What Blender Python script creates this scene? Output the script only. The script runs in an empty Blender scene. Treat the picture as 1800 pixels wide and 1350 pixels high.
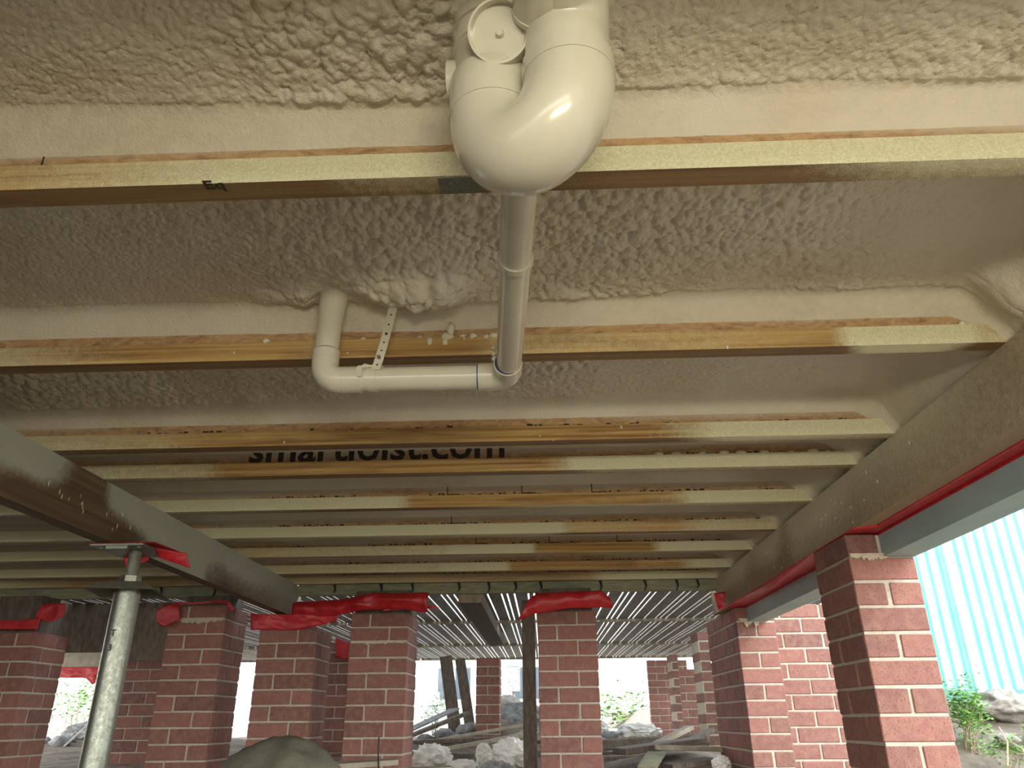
import bpy, bmesh, math, random
import numpy as np
from mathutils import Vector, Matrix, noise as mn

random.seed(7)
RNG = np.random.RandomState(11)
SC = bpy.context.scene
COL = SC.collection
CZ = 0.55                      # eye height above the ground; all heights below are written relative to the eye

# ---------------------------------------------------------------- camera
cam_d = bpy.data.cameras.new('camera')
cam_d.sensor_width = 36.0
cam_d.lens = 1309.0 / 1800.0 * 36.0
cam_d.clip_start = 0.02
cam_d.clip_end = 400
cam = bpy.data.objects.new('camera', cam_d)
COL.objects.link(cam)
P_, Y_, R_ = math.radians(24.27), math.radians(2.0), math.radians(-0.5)
fw = Vector((-math.sin(Y_) * math.cos(P_), math.cos(Y_) * math.cos(P_), math.sin(P_)))
rt = Vector((math.cos(Y_), math.sin(Y_), 0.0))
up = rt.cross(fw)
c_, s_ = math.cos(R_), math.sin(R_)
rt, up = c_ * rt + s_ * up, -s_ * rt + c_ * up
M = Matrix((( rt.x, up.x, -fw.x), (rt.y, up.y, -fw.y), (rt.z, up.z, -fw.z)))
cam.matrix_world = Matrix.Translation((0, 0, CZ)) @ M.to_4x4()
SC.camera = cam

# ---------------------------------------------------------------- sky, sun, exposure
world = bpy.data.worlds.new('overcast_sky')
SC.world = world
world.use_nodes = True
nt = world.node_tree
bg = nt.nodes['Background']
tc = nt.nodes.new('ShaderNodeTexCoord')
sep = nt.nodes.new('ShaderNodeSeparateXYZ')
rmp = nt.nodes.new('ShaderNodeValToRGB')
rmp.color_ramp.elements[0].position = 0.0
rmp.color_ramp.elements[0].color = (1.0, 0.98, 0.92, 1)
rmp.color_ramp.elements[1].position = 0.8
rmp.color_ramp.elements[1].color = (0.72, 0.86, 1.0, 1)
nt.links.new(tc.outputs['Generated'], sep.inputs[0])
nt.links.new(sep.outputs['Z'], rmp.inputs[0])
nt.links.new(rmp.outputs[0], bg.inputs[0])
bg.inputs[1].default_value = 7.2

sun_d = bpy.data.lights.new('sun', 'SUN')
sun_d.energy = 0.8
sun_d.angle = math.radians(1.2)
sun_d.color = (1.0, 0.95, 0.86)
sun = bpy.data.objects.new('sun', sun_d)
COL.objects.link(sun)
ph, el = math.radians(-52), math.radians(33)          # the sun stands to the right and behind the viewer
sdir = Vector((math.cos(ph) * math.cos(el), math.sin(ph) * math.cos(el), math.sin(el)))
sun.rotation_euler = sdir.to_track_quat('Z', 'Y').to_euler()
sun.location = sdir * 20

lamp_d = bpy.data.lights.new('rear_fill', 'AREA')        # added area light, source unseen, low behind the viewer, warming the joist edges
lamp_d.shape = 'RECTANGLE'; lamp_d.size = 1.3; lamp_d.size_y = 0.14
lamp_d.energy = 32.0
lamp_d.color = (1.0, 0.93, 0.74)
lamp = bpy.data.objects.new('rear_fill', lamp_d)
COL.objects.link(lamp)
lamp.location = (0.50, -1.35, CZ + 0.22)
lamp.rotation_euler = (Vector((0.50, -1.35, .22)) - Vector((2.2, 2.2, .6))).to_track_quat('Z', 'Y').to_euler()

VS = SC.view_settings
VS.view_transform = 'Standard'
VS.look = 'None'
VS.gamma = 1.0
VS.exposure = 0.12
VS.use_curve_mapping = False

# ---------------------------------------------------------------- materials
def newmat(name, col=(0.5, 0.5, 0.5), rough=0.8, metal=0.0, spec=0.5):
    m = bpy.data.materials.new(name)
    m.use_nodes = True
    b = m.node_tree.nodes['Principled BSDF']
    b.inputs['Base Color'].default_value = (*col, 1)
    b.inputs['Roughness'].default_value = rough
    b.inputs['Metallic'].default_value = metal
    b.inputs['Specular IOR Level'].default_value = spec
    return m, m.node_tree, b

class NB:
    """small helper for wiring node trees"""
    def __init__(s, t):
        s.t = t
        s.pos = s.n('ShaderNodeNewGeometry').outputs['Position']
    def n(s, k):
        return s.t.nodes.new(k)
    def l(s, a, b):
        s.t.links.new(a, b)
    def mapped(s, sc, src=None):
        m = s.n('ShaderNodeMapping')
        m.inputs['Scale'].default_value = sc
        s.l(src or s.pos, m.inputs['Vector'])
        return m.outputs[0]
    def noise(s, vec, scale=1.0, detail=3.0, rough=0.55, dist=0.0):
        x = s.n('ShaderNodeTexNoise')
        x.inputs['Scale'].default_value = scale
        x.inputs['Detail'].default_value = detail
        x.inputs['Roughness'].default_value = rough
        x.inputs['Distortion'].default_value = dist
        s.l(vec, x.inputs['Vector'])
        return x.outputs['Fac']
    def vor(s, vec, scale, feature='F1'):
        x = s.n('ShaderNodeTexVoronoi')
        x.feature = feature
        x.inputs['Scale'].default_value = scale
        s.l(vec, x.inputs['Vector'])
        return x.outputs['Distance']
    def ramp(s, f, stops):
        r = s.n('ShaderNodeValToRGB')
        e = r.color_ramp.elements
        while len(e) < len(stops):
            e.new(0.5)
        for i, (p, c) in enumerate(stops):
            e[i].position = p
            e[i].color = (*c, 1) if len(c) == 3 else c
        s.l(f, r.inputs[0])
        return r.outputs[0]
    def mix(s, f, a, b, mode='MIX'):
        m = s.n('ShaderNodeMix')
        m.data_type = 'RGBA'
        m.blend_type = mode
        for v, i in ((f, 0), (a, 6), (b, 7)):
            if isinstance(v, (int, float)):
                m.inputs[i].default_value = v
            elif isinstance(v, tuple):
                m.inputs[i].default_value = (*v, 1)
            else:
                s.l(v, m.inputs[i])
        return m.outputs[2]
    def math(s, op, a, b=0.0, clamp=False):
        m = s.n('ShaderNodeMath')
        m.operation = op
        m.use_clamp = clamp
        for v, i in ((a, 0), (b, 1)):
            if isinstance(v, (int, float)):
                m.inputs[i].default_value = v
            else:
                s.l(v, m.inputs[i])
        return m.outputs[0]
    def attr(s, name):
        a = s.n('ShaderNodeAttribute')
        a.attribute_name = name
        return a.outputs['Fac']
    def bump(s, b, h, strength=0.3, dist=0.01):
        x = s.n('ShaderNodeBump')
        x.inputs['Strength'].default_value = strength
        x.inputs['Distance'].default_value = dist
        s.l(h, x.inputs['Height'])
        s.l(x.outputs[0], b.inputs['Normal'])
    def objrand(s):
        return s.n('ShaderNodeObjectInfo').outputs['Random']

FOAM_A, FOAM_B = (0.59, 0.52, 0.385), (0.73, 0.68, 0.56)
SPRAY = (0.74, 0.71, 0.45)

def mat_foam():
    m, t, b = newmat('spray_foam', FOAM_B, 0.62)
    k = NB(t)
    f1 = k.noise(k.pos, 2.2, 3, 0.6)
    f2 = k.noise(k.pos, 40, 3, 0.6)
    c = k.mix(k.ramp(f1, [(0.35, (0, 0, 0)), (0.65, (1, 1, 1))]), FOAM_A, FOAM_B)
    c = k.mix(k.ramp(f2, [(0.35, (0, 0, 0)), (0.7, (0.5, 0.5, 0.5))]), c, (0.74, 0.67, 0.50))
    k.l(c, b.inputs['Base Color'])
    h = k.math('ADD', k.math('MULTIPLY', k.noise(k.pos, 130, 4, 0.6), 0.8), k.math('MULTIPLY', k.noise(k.pos, 620, 2, 0.5), 0.25))
    k.bump(b, h, 0.7, 0.006)
    return m

def spray_over(k, base, spray_fac, dark=False):
    sp = k.noise(k.pos, 420, 2, 0.6)
    sp2 = k.noise(k.pos, 60, 3, 0.6)
    v = k.math('ADD', k.math('MULTIPLY', spray_fac, 1.9), k.math('MULTIPLY', sp, 0.9))
    v = k.math('ADD', v, k.math('MULTIPLY', sp2, 0.5))
    fac = k.math('SUBTRACT', v, 1.15, True)
    fac = k.math('MULTIPLY', fac, 1.6, True)
    col = k.mix(k.ramp(k.noise(k.pos, 260, 3, 0.7), [(0.35, (0, 0, 0)), (0.65, (1, 1, 1))]), (0.62, 0.58, 0.36), (0.80, 0.77, 0.52))
    return k.mix(fac, base, col), sp, fac

def mat_flange():
    m, t, b = newmat('pine_flange_wood', (0.5, 0.33, 0.13), 0.6)
    k = NB(t)
    g = k.noise(k.mapped((1.1, 75, 75)), 1.0, 4, 0.6, 0.4)
    g2 = k.noise(k.mapped((3.0, 22, 22)), 1.0, 3, 0.6, 0.8)
    c = k.ramp(g, [(0.28, (0.17, 0.075, 0.022)), (0.45, (0.43, 0.25, 0.075)), (0.62, (0.60, 0.40, 0.15)), (0.8, (0.66, 0.48, 0.2))])
    c = k.mix(k.ramp(g2, [(0.3, (0.55, 0.55, 0.55)), (0.5, (0, 0, 0))]), c, (0.22, 0.10, 0.035))
    # underside painted browner and darker, its shade put into the colour
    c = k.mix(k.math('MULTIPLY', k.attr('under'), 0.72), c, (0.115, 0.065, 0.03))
    c, sp, fac = spray_over(k, c, k.attr('spray'))
    k.l(c, b.inputs['Base Color'])
    k.bump(b, k.math('ADD', k.math('MULTIPLY', sp, 0.9), k.math('MULTIPLY', g, 0.4)), 0.7, 0.004)
    return m

def mat_osb():
    m, t, b = newmat('strand_board_web', (0.45, 0.25, 0.1), 0.75)
    k = NB(t)
    a = k.noise(k.mapped((18, 30, 45)), 1.0, 5, 0.7, 1.5)
    c = k.ramp(a, [(0.3, (0.24, 0.14, 0.07)), (0.5, (0.47, 0.29, 0.14)), (0.7, (0.58, 0.41, 0.22))])
    z = k.n('ShaderNodeSeparateXYZ'); k.l(k.pos, z.inputs[0])
    # foam has crept down the web, its lower edge is ragged
    edge = k.math('ADD', k.math('MULTIPLY', k.noise(k.mapped((1.3, 1.7, 0.0)), 1.0, 2, 0.5), 0.10), k.math('MULTIPLY', k.noise(k.pos, 55, 3, 0.6), 0.022))
    yfar = k.math('MULTIPLY', k.math('SUBTRACT', z.outputs['Y'], 1.9, True), -0.018)
    xside = k.math('MULTIPLY', k.math('ABSOLUTE', k.math('ADD', z.outputs['X'], 0.2)), -0.012)
    lim = k.math('ADD', k.math('ADD', k.math('ADD', edge, yfar), xside), 0.872 + CZ - 0.048)
    f = k.math('MULTIPLY', k.math('SUBTRACT', z.outputs['Z'], lim), 38.0, True)
    c = k.mix(f, c, (0.52, 0.46, 0.35))
    # scattered dark ink dashes low on the web
    k.l(c, b.inputs['Base Color'])
    k.bump(b, k.math('ADD', k.math('MULTIPLY', a, 0.5), k.math('MULTIPLY', k.noise(k.pos, 350, 2, 0.5), 0.5)), 0.35, 0.003)
    return m

def mat_bearer():
    m, t, b = newmat('bearer_timber', (0.25, 0.17, 0.1), 0.75)
    k = NB(t)
    g = k.noise(k.mapped((70, 1.0, 60)), 1.0, 4, 0.6, 0.5)
    c = k.ramp(g, [(0.3, (0.075, 0.045, 0.025)), (0.6, (0.15, 0.095, 0.05)), (0.8, (0.22, 0.145, 0.08))])
    c = k.mix(k.math('MULTIPLY', k.attr('tint'), 0.75), c, (0.42, 0.31, 0.19))
    c2, sp, fac = spray_over(k, c, k.attr('spray'))
    c2 = k.mix(fac, c, k.mix(k.attr('tint'), (0.40, 0.41, 0.33), (0.72, 0.66, 0.47)))
    k.l(c2, b.inputs['Base Color'])
    k.bump(b, k.math('ADD', k.math('MULTIPLY', sp, 0.6), k.math('MULTIPLY', g, 0.5)), 0.35, 0.003)
    return m

def mat_brick():
    m, t, b = newmat('red_clay_brick', (0.3, 0.1, 0.07), 0.85)
    k = NB(t)
    r = k.objrand()
    c = k.ramp(r, [(0.0, (0.22, 0.10, 0.08)), (0.35, (0.26, 0.115, 0.093)), (0.7, (0.31, 0.13, 0.105)), (1.0, (0.185, 0.088, 0.074))])
    n1 = k.noise(k.pos, 28, 4, 0.65)
    c = k.mix(k.ramp(n1, [(0.42, (0, 0, 0)), (0.75, (0.55, 0.55, 0.55))]), c, (0.40, 0.22, 0.15))
    n2 = k.noise(k.mapped((260, 260, 150)), 1.0, 2, 0.6)
    c = k.mix(k.ramp(n2, [(0.56, (0, 0, 0)), (0.68, (0.75, 0.75, 0.75))]), c, (0.085, 0.045, 0.04))
    k.l(c, b.inputs['Base Color'])
    k.bump(b, k.math('ADD', n2, k.math('MULTIPLY', n1, 0.6)), 0.5, 0.003)
    return m

def simple(name, c1, c2, scale=20, rough=0.8, metal=0.0, bump=0.3, dist=0.004, sc=(1, 1, 1), spec=0.5):
    m, t, b = newmat(name, c1, rough, metal, spec)
    k = NB(t)
    v = k.mapped(sc)
    f = k.noise(v, scale, 4, 0.62)
    c = k.mix(k.ramp(f, [(0.35, (0, 0, 0)), (0.68, (1, 1, 1))]), c1, c2)
    k.l(c, b.inputs['Base Color'])
    if bump:
        k.bump(b, f, bump, dist)
    return m

def mat_galv():
    m, t, b = newmat('galvanised_steel', (0.5, 0.52, 0.48), 0.36, 0.9)
    k = NB(t)
    v = k.vor(k.pos, 160)
    n = k.noise(k.pos, 60, 4, 0.7)
    c = k.ramp(v, [(0.1, (0.22, 0.24, 0.205)), (0.6, (0.32, 0.335, 0.28))])
    c = k.mix(k.ramp(n, [(0.55, (0, 0, 0)), (0.75, (0.7, 0.7, 0.7))]), c, (0.30, 0.27, 0.20))
    k.l(c, b.inputs['Base Color'])
    k.l(k.ramp(n, [(0.3, (0.32, 0.32, 0.32)), (0.7, (0.55, 0.55, 0.55))]), b.inputs['Roughness'])
    k.bump(b, n, 0.12, 0.002)
    return m

def mat_pvc():
    m, t, b = newmat('cream_pvc', (0.66, 0.65, 0.54), 0.22)
    k = NB(t)
    n = k.noise(k.pos, 9, 3, 0.6)
    n2 = k.noise(k.pos, 480, 2, 0.5)
    c = k.mix(k.ramp(n, [(0.4, (0, 0, 0)), (0.7, (1, 1, 1))]), (0.57, 0.54, 0.42), (0.63, 0.60, 0.46))
    c = k.mix(k.ramp(n2, [(0.72, (0, 0, 0)), (0.78, (0.8, 0.8, 0.8))]), c, (0.42, 0.36, 0.25))
    k.l(c, b.inputs['Base Color'])
    b.inputs['Coat Weight'].default_value = 0.35
    b.inputs['Coat Roughness'].default_value = 0.08
    return m

MAT = dict(
    foam=mat_foam(), flange=mat_flange(), osb=mat_osb(), bearer=mat_bearer(), brick=mat_brick(),
    galv=mat_galv(), pvc=mat_pvc(),
    foamblob=simple('foam_blob', (0.66, 0.60, 0.44), (0.74, 0.69, 0.52), 60, 0.55, bump=0.3),
    mortar=simple('mortar', (0.42, 0.37, 0.30), (0.53, 0.48, 0.40), 45, 0.95, bump=0.8, dist=0.004),
    mortarblot=simple('mortar_smear', (0.50, 0.43, 0.32), (0.62, 0.55, 0.42), 60, 0.95, bump=0.9, dist=0.005),
    red=simple('red_membrane', (0.42, 0.012, 0.018), (0.60, 0.03, 0.035), 14, 0.42, bump=0.4, dist=0.01),
    darksteel=simple('painted_steel', (0.16, 0.16, 0.12), (0.22, 0.22, 0.17), 40, 0.55, 0.3, 0.15),
    beamgrey=simple('pale_grey_beam', (0.30, 0.42, 0.42), (0.36, 0.48, 0.47), 9, 0.6, bump=0.15, sc=(1, .3, 1)),
    green=simple('green_treated_timber', (0.20, 0.21, 0.13), (0.34, 0.33, 0.22), 12, 0.8, sc=(1, 6, 6)),
    deck=simple('deck_boards', (0.16, 0.14, 0.12), (0.27, 0.25, 0.22), 18, 0.6, sc=(4, .3, 1)),
    darkwood=simple('weathered_timber', (0.09, 0.07, 0.055), (0.18, 0.14, 0.11), 14, 0.85, sc=(3, 3, 1)),
    palewood=simple('pale_timber', (0.30, 0.26, 0.20), (0.42, 0.37, 0.29), 14, 0.8),
    teal=simple('teal_sheet_steel', (0.30, 0.60, 0.56), (0.38, 0.68, 0.64), 5, 0.38, 0.0, 0.05),
    tealdark=simple('teal_rail_steel', (0.07, 0.20, 0.20), (0.10, 0.25, 0.25), 8, 0.45, 0.0, 0.05),
    soil=simple('dusty_soil', (0.11, 0.085, 0.06), (0.21, 0.165, 0.12), 9, 0.95, bump=0.9, dist=0.02),
    rock=simple('rough_stone', (0.15, 0.13, 0.11), (0.32, 0.285, 0.245), 16, 0.9, bump=0.9, dist=0.01),
    rubble=simple('concrete_rubble', (0.20, 0.20, 0.20), (0.38, 0.375, 0.37), 18, 0.9, bump=0.8, dist=0.01),
    plastic=simple('white_plastic_sheet', (0.62, 0.60, 0.55), (0.80, 0.78, 0.74), 10, 0.35, bump=0.3, dist=0.01),
    tarp=simple('olive_canvas', (0.085, 0.085, 0.06), (0.125, 0.122, 0.085), 30, 0.9, bump=0.3),
    leaf=simple('green_leaf', (0.10, 0.26, 0.04), (0.24, 0.44, 0.08), 14, 0.55, bump=0.0),
    stem=simple('plant_stem', (0.32, 0.24, 0.15), (0.42, 0.33, 0.2), 20, 0.8),
    ink=simple('black_ink', (0.02, 0.015, 0.012), (0.06, 0.04, 0.03), 90, 0.8, bump=0),
    blueink=simple('blue_primer', (0.015, 0.02, 0.07), (0.03, 0.04, 0.12), 90, 0.5, bump=0),
    render=simple('white_render', (0.70, 0.70, 0.68), (0.8, 0.8, 0.78), 4, 0.9, bump=0.1),
    weather=simple('weatherboard', (0.62, 0.60, 0.56), (0.7, 0.68, 0.64), 4, 0.8, bump=0.1),
    bluepaint=simple('blue_paint', (0.05, 0.22, 0.55), (0.07, 0.27, 0.62), 6, 0.4, bump=0),
    glass=simple('window_glass', (0.05, 0.07, 0.09), (0.08, 0.10, 0.12), 3, 0.1, bump=0),
    nail=simple('dark_nail', (0.03, 0.03, 0.035), (0.05, 0.05, 0.05), 20, 0.5, 0.6, 0),
    ply=simple('subfloor_sheet', (0.35, 0.25, 0.14), (0.45, 0.33, 0.2), 10, 0.8),
)

# ---------------------------------------------------------------- object helpers
ORG = {}
def put(o, name, org, parent):
    COL.objects.link(o)
    ORG[o] = Vector(org)
    if parent is None:
        o.location = ORG[o] + Vector((0, 0, CZ))
    else:
        o.parent = parent
        o.location = ORG[o] - ORG[parent]
    return o

def props(o, label=None, cat=None, group=None, kind=None):
    for k, v in (('label', label), ('category', cat), ('group', group), ('kind', kind)):
        if v:
            o[k] = v
    return o

def thing(name, label, cat, org=(0, 0, 0), group=None):
    o = bpy.data.objects.new(name, None)
    o.empty_display_size = 0.1
    put(o, name, org, None)
    return props(o, label, cat, group)

def mesh(name, verts, faces, mat, smooth=False):
    me = bpy.data.meshes.new(name)
    me.from_pydata([tuple(v) for v in verts], [], [tuple(f) for f in faces])
    me.materials.append(mat)
    if smooth:
        me.shade_smooth()
    me.update()
    return me

def mk(name, verts, faces, mat, parent=None, org=None, smooth=False):
    """one mesh object; verts in eye-relative space coordinates"""
    if org is None:
        org = ORG[parent] if parent is not None else Vector((sum(v[0] for v in verts) / len(verts), sum(v[1] for v in verts) / len(verts), min(v[2] for v in verts)))
    org = Vector(org)
    me = mesh(name, [(v[0] - org.x, v[1] - org.y, v[2] - org.z) for v in verts], faces, mat, smooth)
    return put(bpy.data.objects.new(name, me), name, org, parent)

def inst(name, me, org, parent):
    return put(bpy.data.objects.new(name, me), name, org, parent)

class G:
    """collects verts and faces"""
    def __init__(s):
        s.v = []; s.f = []
    def add(s, vs, fs):
        n = len(s.v)
        s.v += [tuple(v) for v in vs]
        s.f += [tuple(i + n for i in f) for f in fs]
        return s
    def box(s, x0, x1, y0, y1, z0, z1):
        return s.add([(x0, y0, z0), (x1, y0, z0), (x1, y1, z0), (x0, y1, z0), (x0, y0, z1), (x1, y0, z1), (x1, y1, z1), (x0, y1, z1)],
                     [(0, 3, 2, 1), (4, 5, 6, 7), (0, 1, 5, 4), (1, 2, 6, 5), (2, 3, 7, 6), (3, 0, 4, 7)])
    def tube(s, pts, rad, n=24, cap=True):
        pts = [Vector(p) for p in pts]
        if not hasattr(rad, '__len__'):
            rad = [rad] * len(pts)
        t0 = (pts[1] - pts[0]).normalized()
        a = Vector((0, 0, 1)) if abs(t0.z) < 0.9 else Vector((1, 0, 0))
        u = t0.cross(a).normalized()
        vs = []
        for i, p in enumerate(pts):
            if i == 0: t = pts[1] - pts[0]
            elif i == len(pts) - 1: t = pts[-1] - pts[-2]
            else: t = (pts[i + 1] - p).normalized() + (p - pts[i - 1]).normalized()
            t.normalize()
            u = (u - t * u.dot(t)).normalized()
            w = t.cross(u)
            for j in range(n):
                an = 2 * math.pi * j / n
                vs.append(p + (u * math.cos(an) + w * math.sin(an)) * rad[i])
        fs = []
        for i in range(len(pts) - 1):
            for j in range(n):
                k = (j + 1) % n
                fs.append((i * n + j, i * n + k, (i + 1) * n + k, (i + 1) * n + j))
        if cap:
            fs.append(tuple(range(n - 1, -1, -1)))
            fs.append(tuple((len(pts) - 1) * n + j for j in range(n)))
        return s.add(vs, fs)
    def mk(s, name, mat, parent=None, org=None, smooth=False):
        o = mk(name, s.v, s.f, mat, parent, org, smooth)
        return o

def bevel(o, w=0.004, seg=2):
    bm = bmesh.new(); bm.from_mesh(o.data)
    bmesh.ops.bevel(bm, geom=[e for e in bm.edges if e.is_manifold and e.calc_face_angle(0) > 0.5], offset=w, segments=seg, affect='EDGES', clamp_overlap=True)
    bm.to_mesh(o.data); bm.free()
    return o

def autosmooth(o, ang=35):
    me = o.data
    me.shade_smooth()
    bm = bmesh.new(); bm.from_mesh(me)
    for e in bm.edges:
        if len(e.link_faces) == 2 and e.calc_face_angle(0) > math.radians(ang):
            e.smooth = False
    bm.to_mesh(me); bm.free()
    return o

# ---------------------------------------------------------------- numpy noise for the foam
def vnoise(x, y, seed):
    xi = np.floor(x).astype(np.int64); yi = np.floor(y).astype(np.int64)
    fx = x - xi; fy = y - yi
    fx = fx * fx * (3 - 2 * fx); fy = fy * fy * (3 - 2 * fy)
    def h(a, b):
        n = (a * 374761393 + b * 668265263 + seed * 974711) & 0x7fffffff
        n = (n ^ (n >> 13)) * 1274126177 & 0x7fffffff
        return ((n ^ (n >> 16)) & 0xffff) / 65535.0
    return (h(xi, yi) * (1 - fx) + h(xi + 1, yi) * fx) * (1 - fy) + (h(xi, yi + 1) * (1 - fx) + h(xi + 1, yi + 1) * fx) * fy

def fbm(x, y, seed, o=3):
    s = 0; a = 0.5; t = 0
    for i in range(o):
        s = s + a * vnoise(x * 2 ** i, y * 2 ** i, seed + i); t += a; a *= 0.5
    return s / t

def blobs(x, y, seed):
    """smooth rounded pebbles, 0..1"""
    xi = np.floor(x).astype(np.int64); yi = np.floor(y).astype(np.int64)
    best = np.zeros_like(x)
    for dx in (-1, 0, 1):
        for dy in (-1, 0, 1):
            a = xi + dx; b = yi + dy
            n = (a * 374761393 + b * 668265263 + seed * 974711) & 0x7fffffff
            n = (n ^ (n >> 13)) * 1274126177 & 0x7fffffff
            n = n ^ (n >> 16)
            px = a + 0.15 + 0.7 * ((n & 0xff) / 255.0)
            py = b + 0.15 + 0.7 * (((n >> 8) & 0xff) / 255.0)
            r = 0.55 + 0.55 * (((n >> 16) & 0xff) / 255.0)
            d2 = ((x - px) ** 2 + (y - py) ** 2) / (r * r)
            hgt = (0.55 + 0.45 * (r - 0.55) / 0.55) * np.sqrt(np.clip(1 - d2, 0, 1))
            best = np.maximum(best, hgt)
    return best

def grid_faces(nx, ny, flip=False):
    i = np.arange((nx - 1) * (ny - 1)); r = i // (nx - 1); c = i % (nx - 1)
    a = r * nx + c
    q = np.stack([a, a + 1, a + nx + 1, a + nx], 1)
    return q[:, ::-1] if flip else q

def grid_mesh(name, X, Y, Z, mat, flip=False, smooth=True):
    ny, nx = X.shape
    me = bpy.data.meshes.new(name)
    co = np.stack([X, Y, Z], -1).reshape(-1, 3).astype(np.float32)
    q = grid_faces(nx, ny, flip).astype(np.int32)
    me.vertices.add(len(co)); me.vertices.foreach_set('co', co.ravel())
    me.loops.add(q.size); me.loops.foreach_set('vertex_index', q.ravel())
    me.polygons.add(len(q)); me.polygons.foreach_set('loop_start', np.arange(0, q.size, 4, dtype=np.int32))
    me.update(calc_edges=True)
    me.materials.append(mat)
    if smooth:
        me.shade_smooth()
    return me

# ================================================================ GROUND
def gz(x, y):
    z = -0.45 + 0.22 * np.clip((y - 4.2) / 3.0, 0, 1) + 0.03 * np.clip((y - 7) / 6, 0, 1)
    bank = np.clip((x - 1.75) / 0.5, 0, 1) * np.clip((y - 4.7) / 1.2, 0, 1)
    z = z + bank * 0.40
    z = z + 0.20 * np.exp(-((x + 0.45) ** 2 / 0.35 + (y - 8.6) ** 2 / 0.5))
    z = z + 0.12 * np.exp(-((x - 0.95) ** 2 / 0.15 + (y - 5.9) ** 2 / 0.4))
    z = z + 0.10 * np.exp(-((x + 4.6) ** 2 / 1.2 + (y - 9.0) ** 2 / 1.5))
    return z + 0.05 * (fbm(x * 2.2, y * 2.2, 5) - 0.5) + 0.02 * (fbm(x * 9, y * 9, 9) - 0.5)
xs = np.concatenate([np.linspace(-40, -6, 18), np.linspace(-5.9, 5.0, 180), np.linspace(5.2, 40, 18)])
ys = np.concatenate([np.linspace(-25, -1, 14), np.linspace(-0.9, 12, 200), np.linspace(12.3, 70, 30)])
GX, GY = np.meshgrid(xs, ys)
me = grid_mesh('ground', GX, GY, gz(GX, GY), MAT['soil'])
ground = props(put(bpy.data.objects.new('ground', me), 'ground', (0, 0, 0), None), kind='structure')
def g1(x, y):
    return float(gz(np.array([x], float), np.array([y], float))[0])

# ================================================================ CEILING: subfloor sheet with sprayed foam in every bay
JH = 0.80
JY = [0.33, 0.952, 1.598, 2.21, 2.52, 2.99, 3.485, 3.942, 4.433, 4.80]
FW, FH, WT = 0.045, 0.05, 0.010
ceil = G().box(-5.2, 1.36, -2.6, 4.9, 1.06, 1.09).mk('ceiling', MAT['ply'], org=(0, 0, 1.06))
props(ceil, kind='structure')

def foam_height(X, Y, ya, yb, big):
    wx = X + 0.012 * (fbm(X * 14, Y * 14, 31) - 0.5) * 2
    wy = Y + 0.012 * (fbm(X * 14, Y * 14, 47) - 0.5) * 2
    m = fbm(X * 2.1 + 3, Y * 2.4, 71, 2)
    m = np.clip((m - 0.34) * 3.4, 0, 1)
    m = np.clip(m * 0.75 + big(X, Y), 0, 1)
    fine = blobs((wx + wy * 0.35) * 135, wy * 112, 3)
    med = blobs((wx - wy * 0.45) * 78, wy * 60, 8)
    lrg = blobs((wx + wy * 0.25) * 54, (wy - wx * .2) * 42, 14)
    m2 = np.clip((m - 0.55) * 2.4, 0, 1)
    h = fine * 0.0062 * (1 - 0.4 * m) + med * 0.0135 * m * (1 - 0.5 * m2) + lrg * 0.0165 * m2
    h = h + 0.016 * (fbm(X * 3.3, Y * 5.5, 12) - 0.5) + 0.010 * (fbm(X * 11, Y * 9, 22) - 0.5)
    # smooth skirt where the foam turns down on to the far web
    d = yb - Y
    fade = np.clip((d - 0.030) / 0.022, 0, 1)
    h = h * (0.12 + 0.88 * fade) * (1 - 0.85 * np.clip((X - 0.99) / 0.06, 0, 1))
    lip = 0.006 * np.exp(-((d - 0.052) / 0.016) ** 2) * (0.4 + 0.9 * m)
    skirt = 0.074 * np.clip(1 - d / 0.048, 0, 1) ** 1.35
    skirt2 = 0.09 * np.clip(1 - (Y - ya) / 0.035, 0, 1) ** 1.6
    return h + lip + skirt + skirt2

def big_none(X, Y):
    return -0.12 + 0 * X
def big0(X, Y):
    e = np.exp(-((X + 0.18) / 0.16) ** 2) * 0.95 + np.exp(-((X + 0.30) / 0.32) ** 2) * 0.3 + 0.4 * np.exp(-((X - .42) / .2) ** 2)
    return e - 0.45 * np.clip((-0.42 - X) / 0.2, 0, 1)
def big1(X, Y):
    return 0.75 * np.exp(-((X + 0.20) / 0.16) ** 2) + 0.30 * np.exp(-((X - 0.35) / 0.4) ** 2) + 0.6 * np.clip((X - 0.98) / 0.1, 0, 1) - 0.5 * np.clip((-0.55 - X) / 0.2, 0, 1)
def big2(X, Y):
    return 0.7 * np.exp(-((X + 1.45) / 0.3) ** 2) + 0.35 * np.exp(-((X - 0.35) / 0.4) ** 2) - 0.1
BAYS = [(0, -5.15, 1.14, None), (1, -1.7, 1.14, 0.0042), (2, -1.7, 1.14, 0.0048), (3, -1.8, 1.14, 0.007)]
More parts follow.
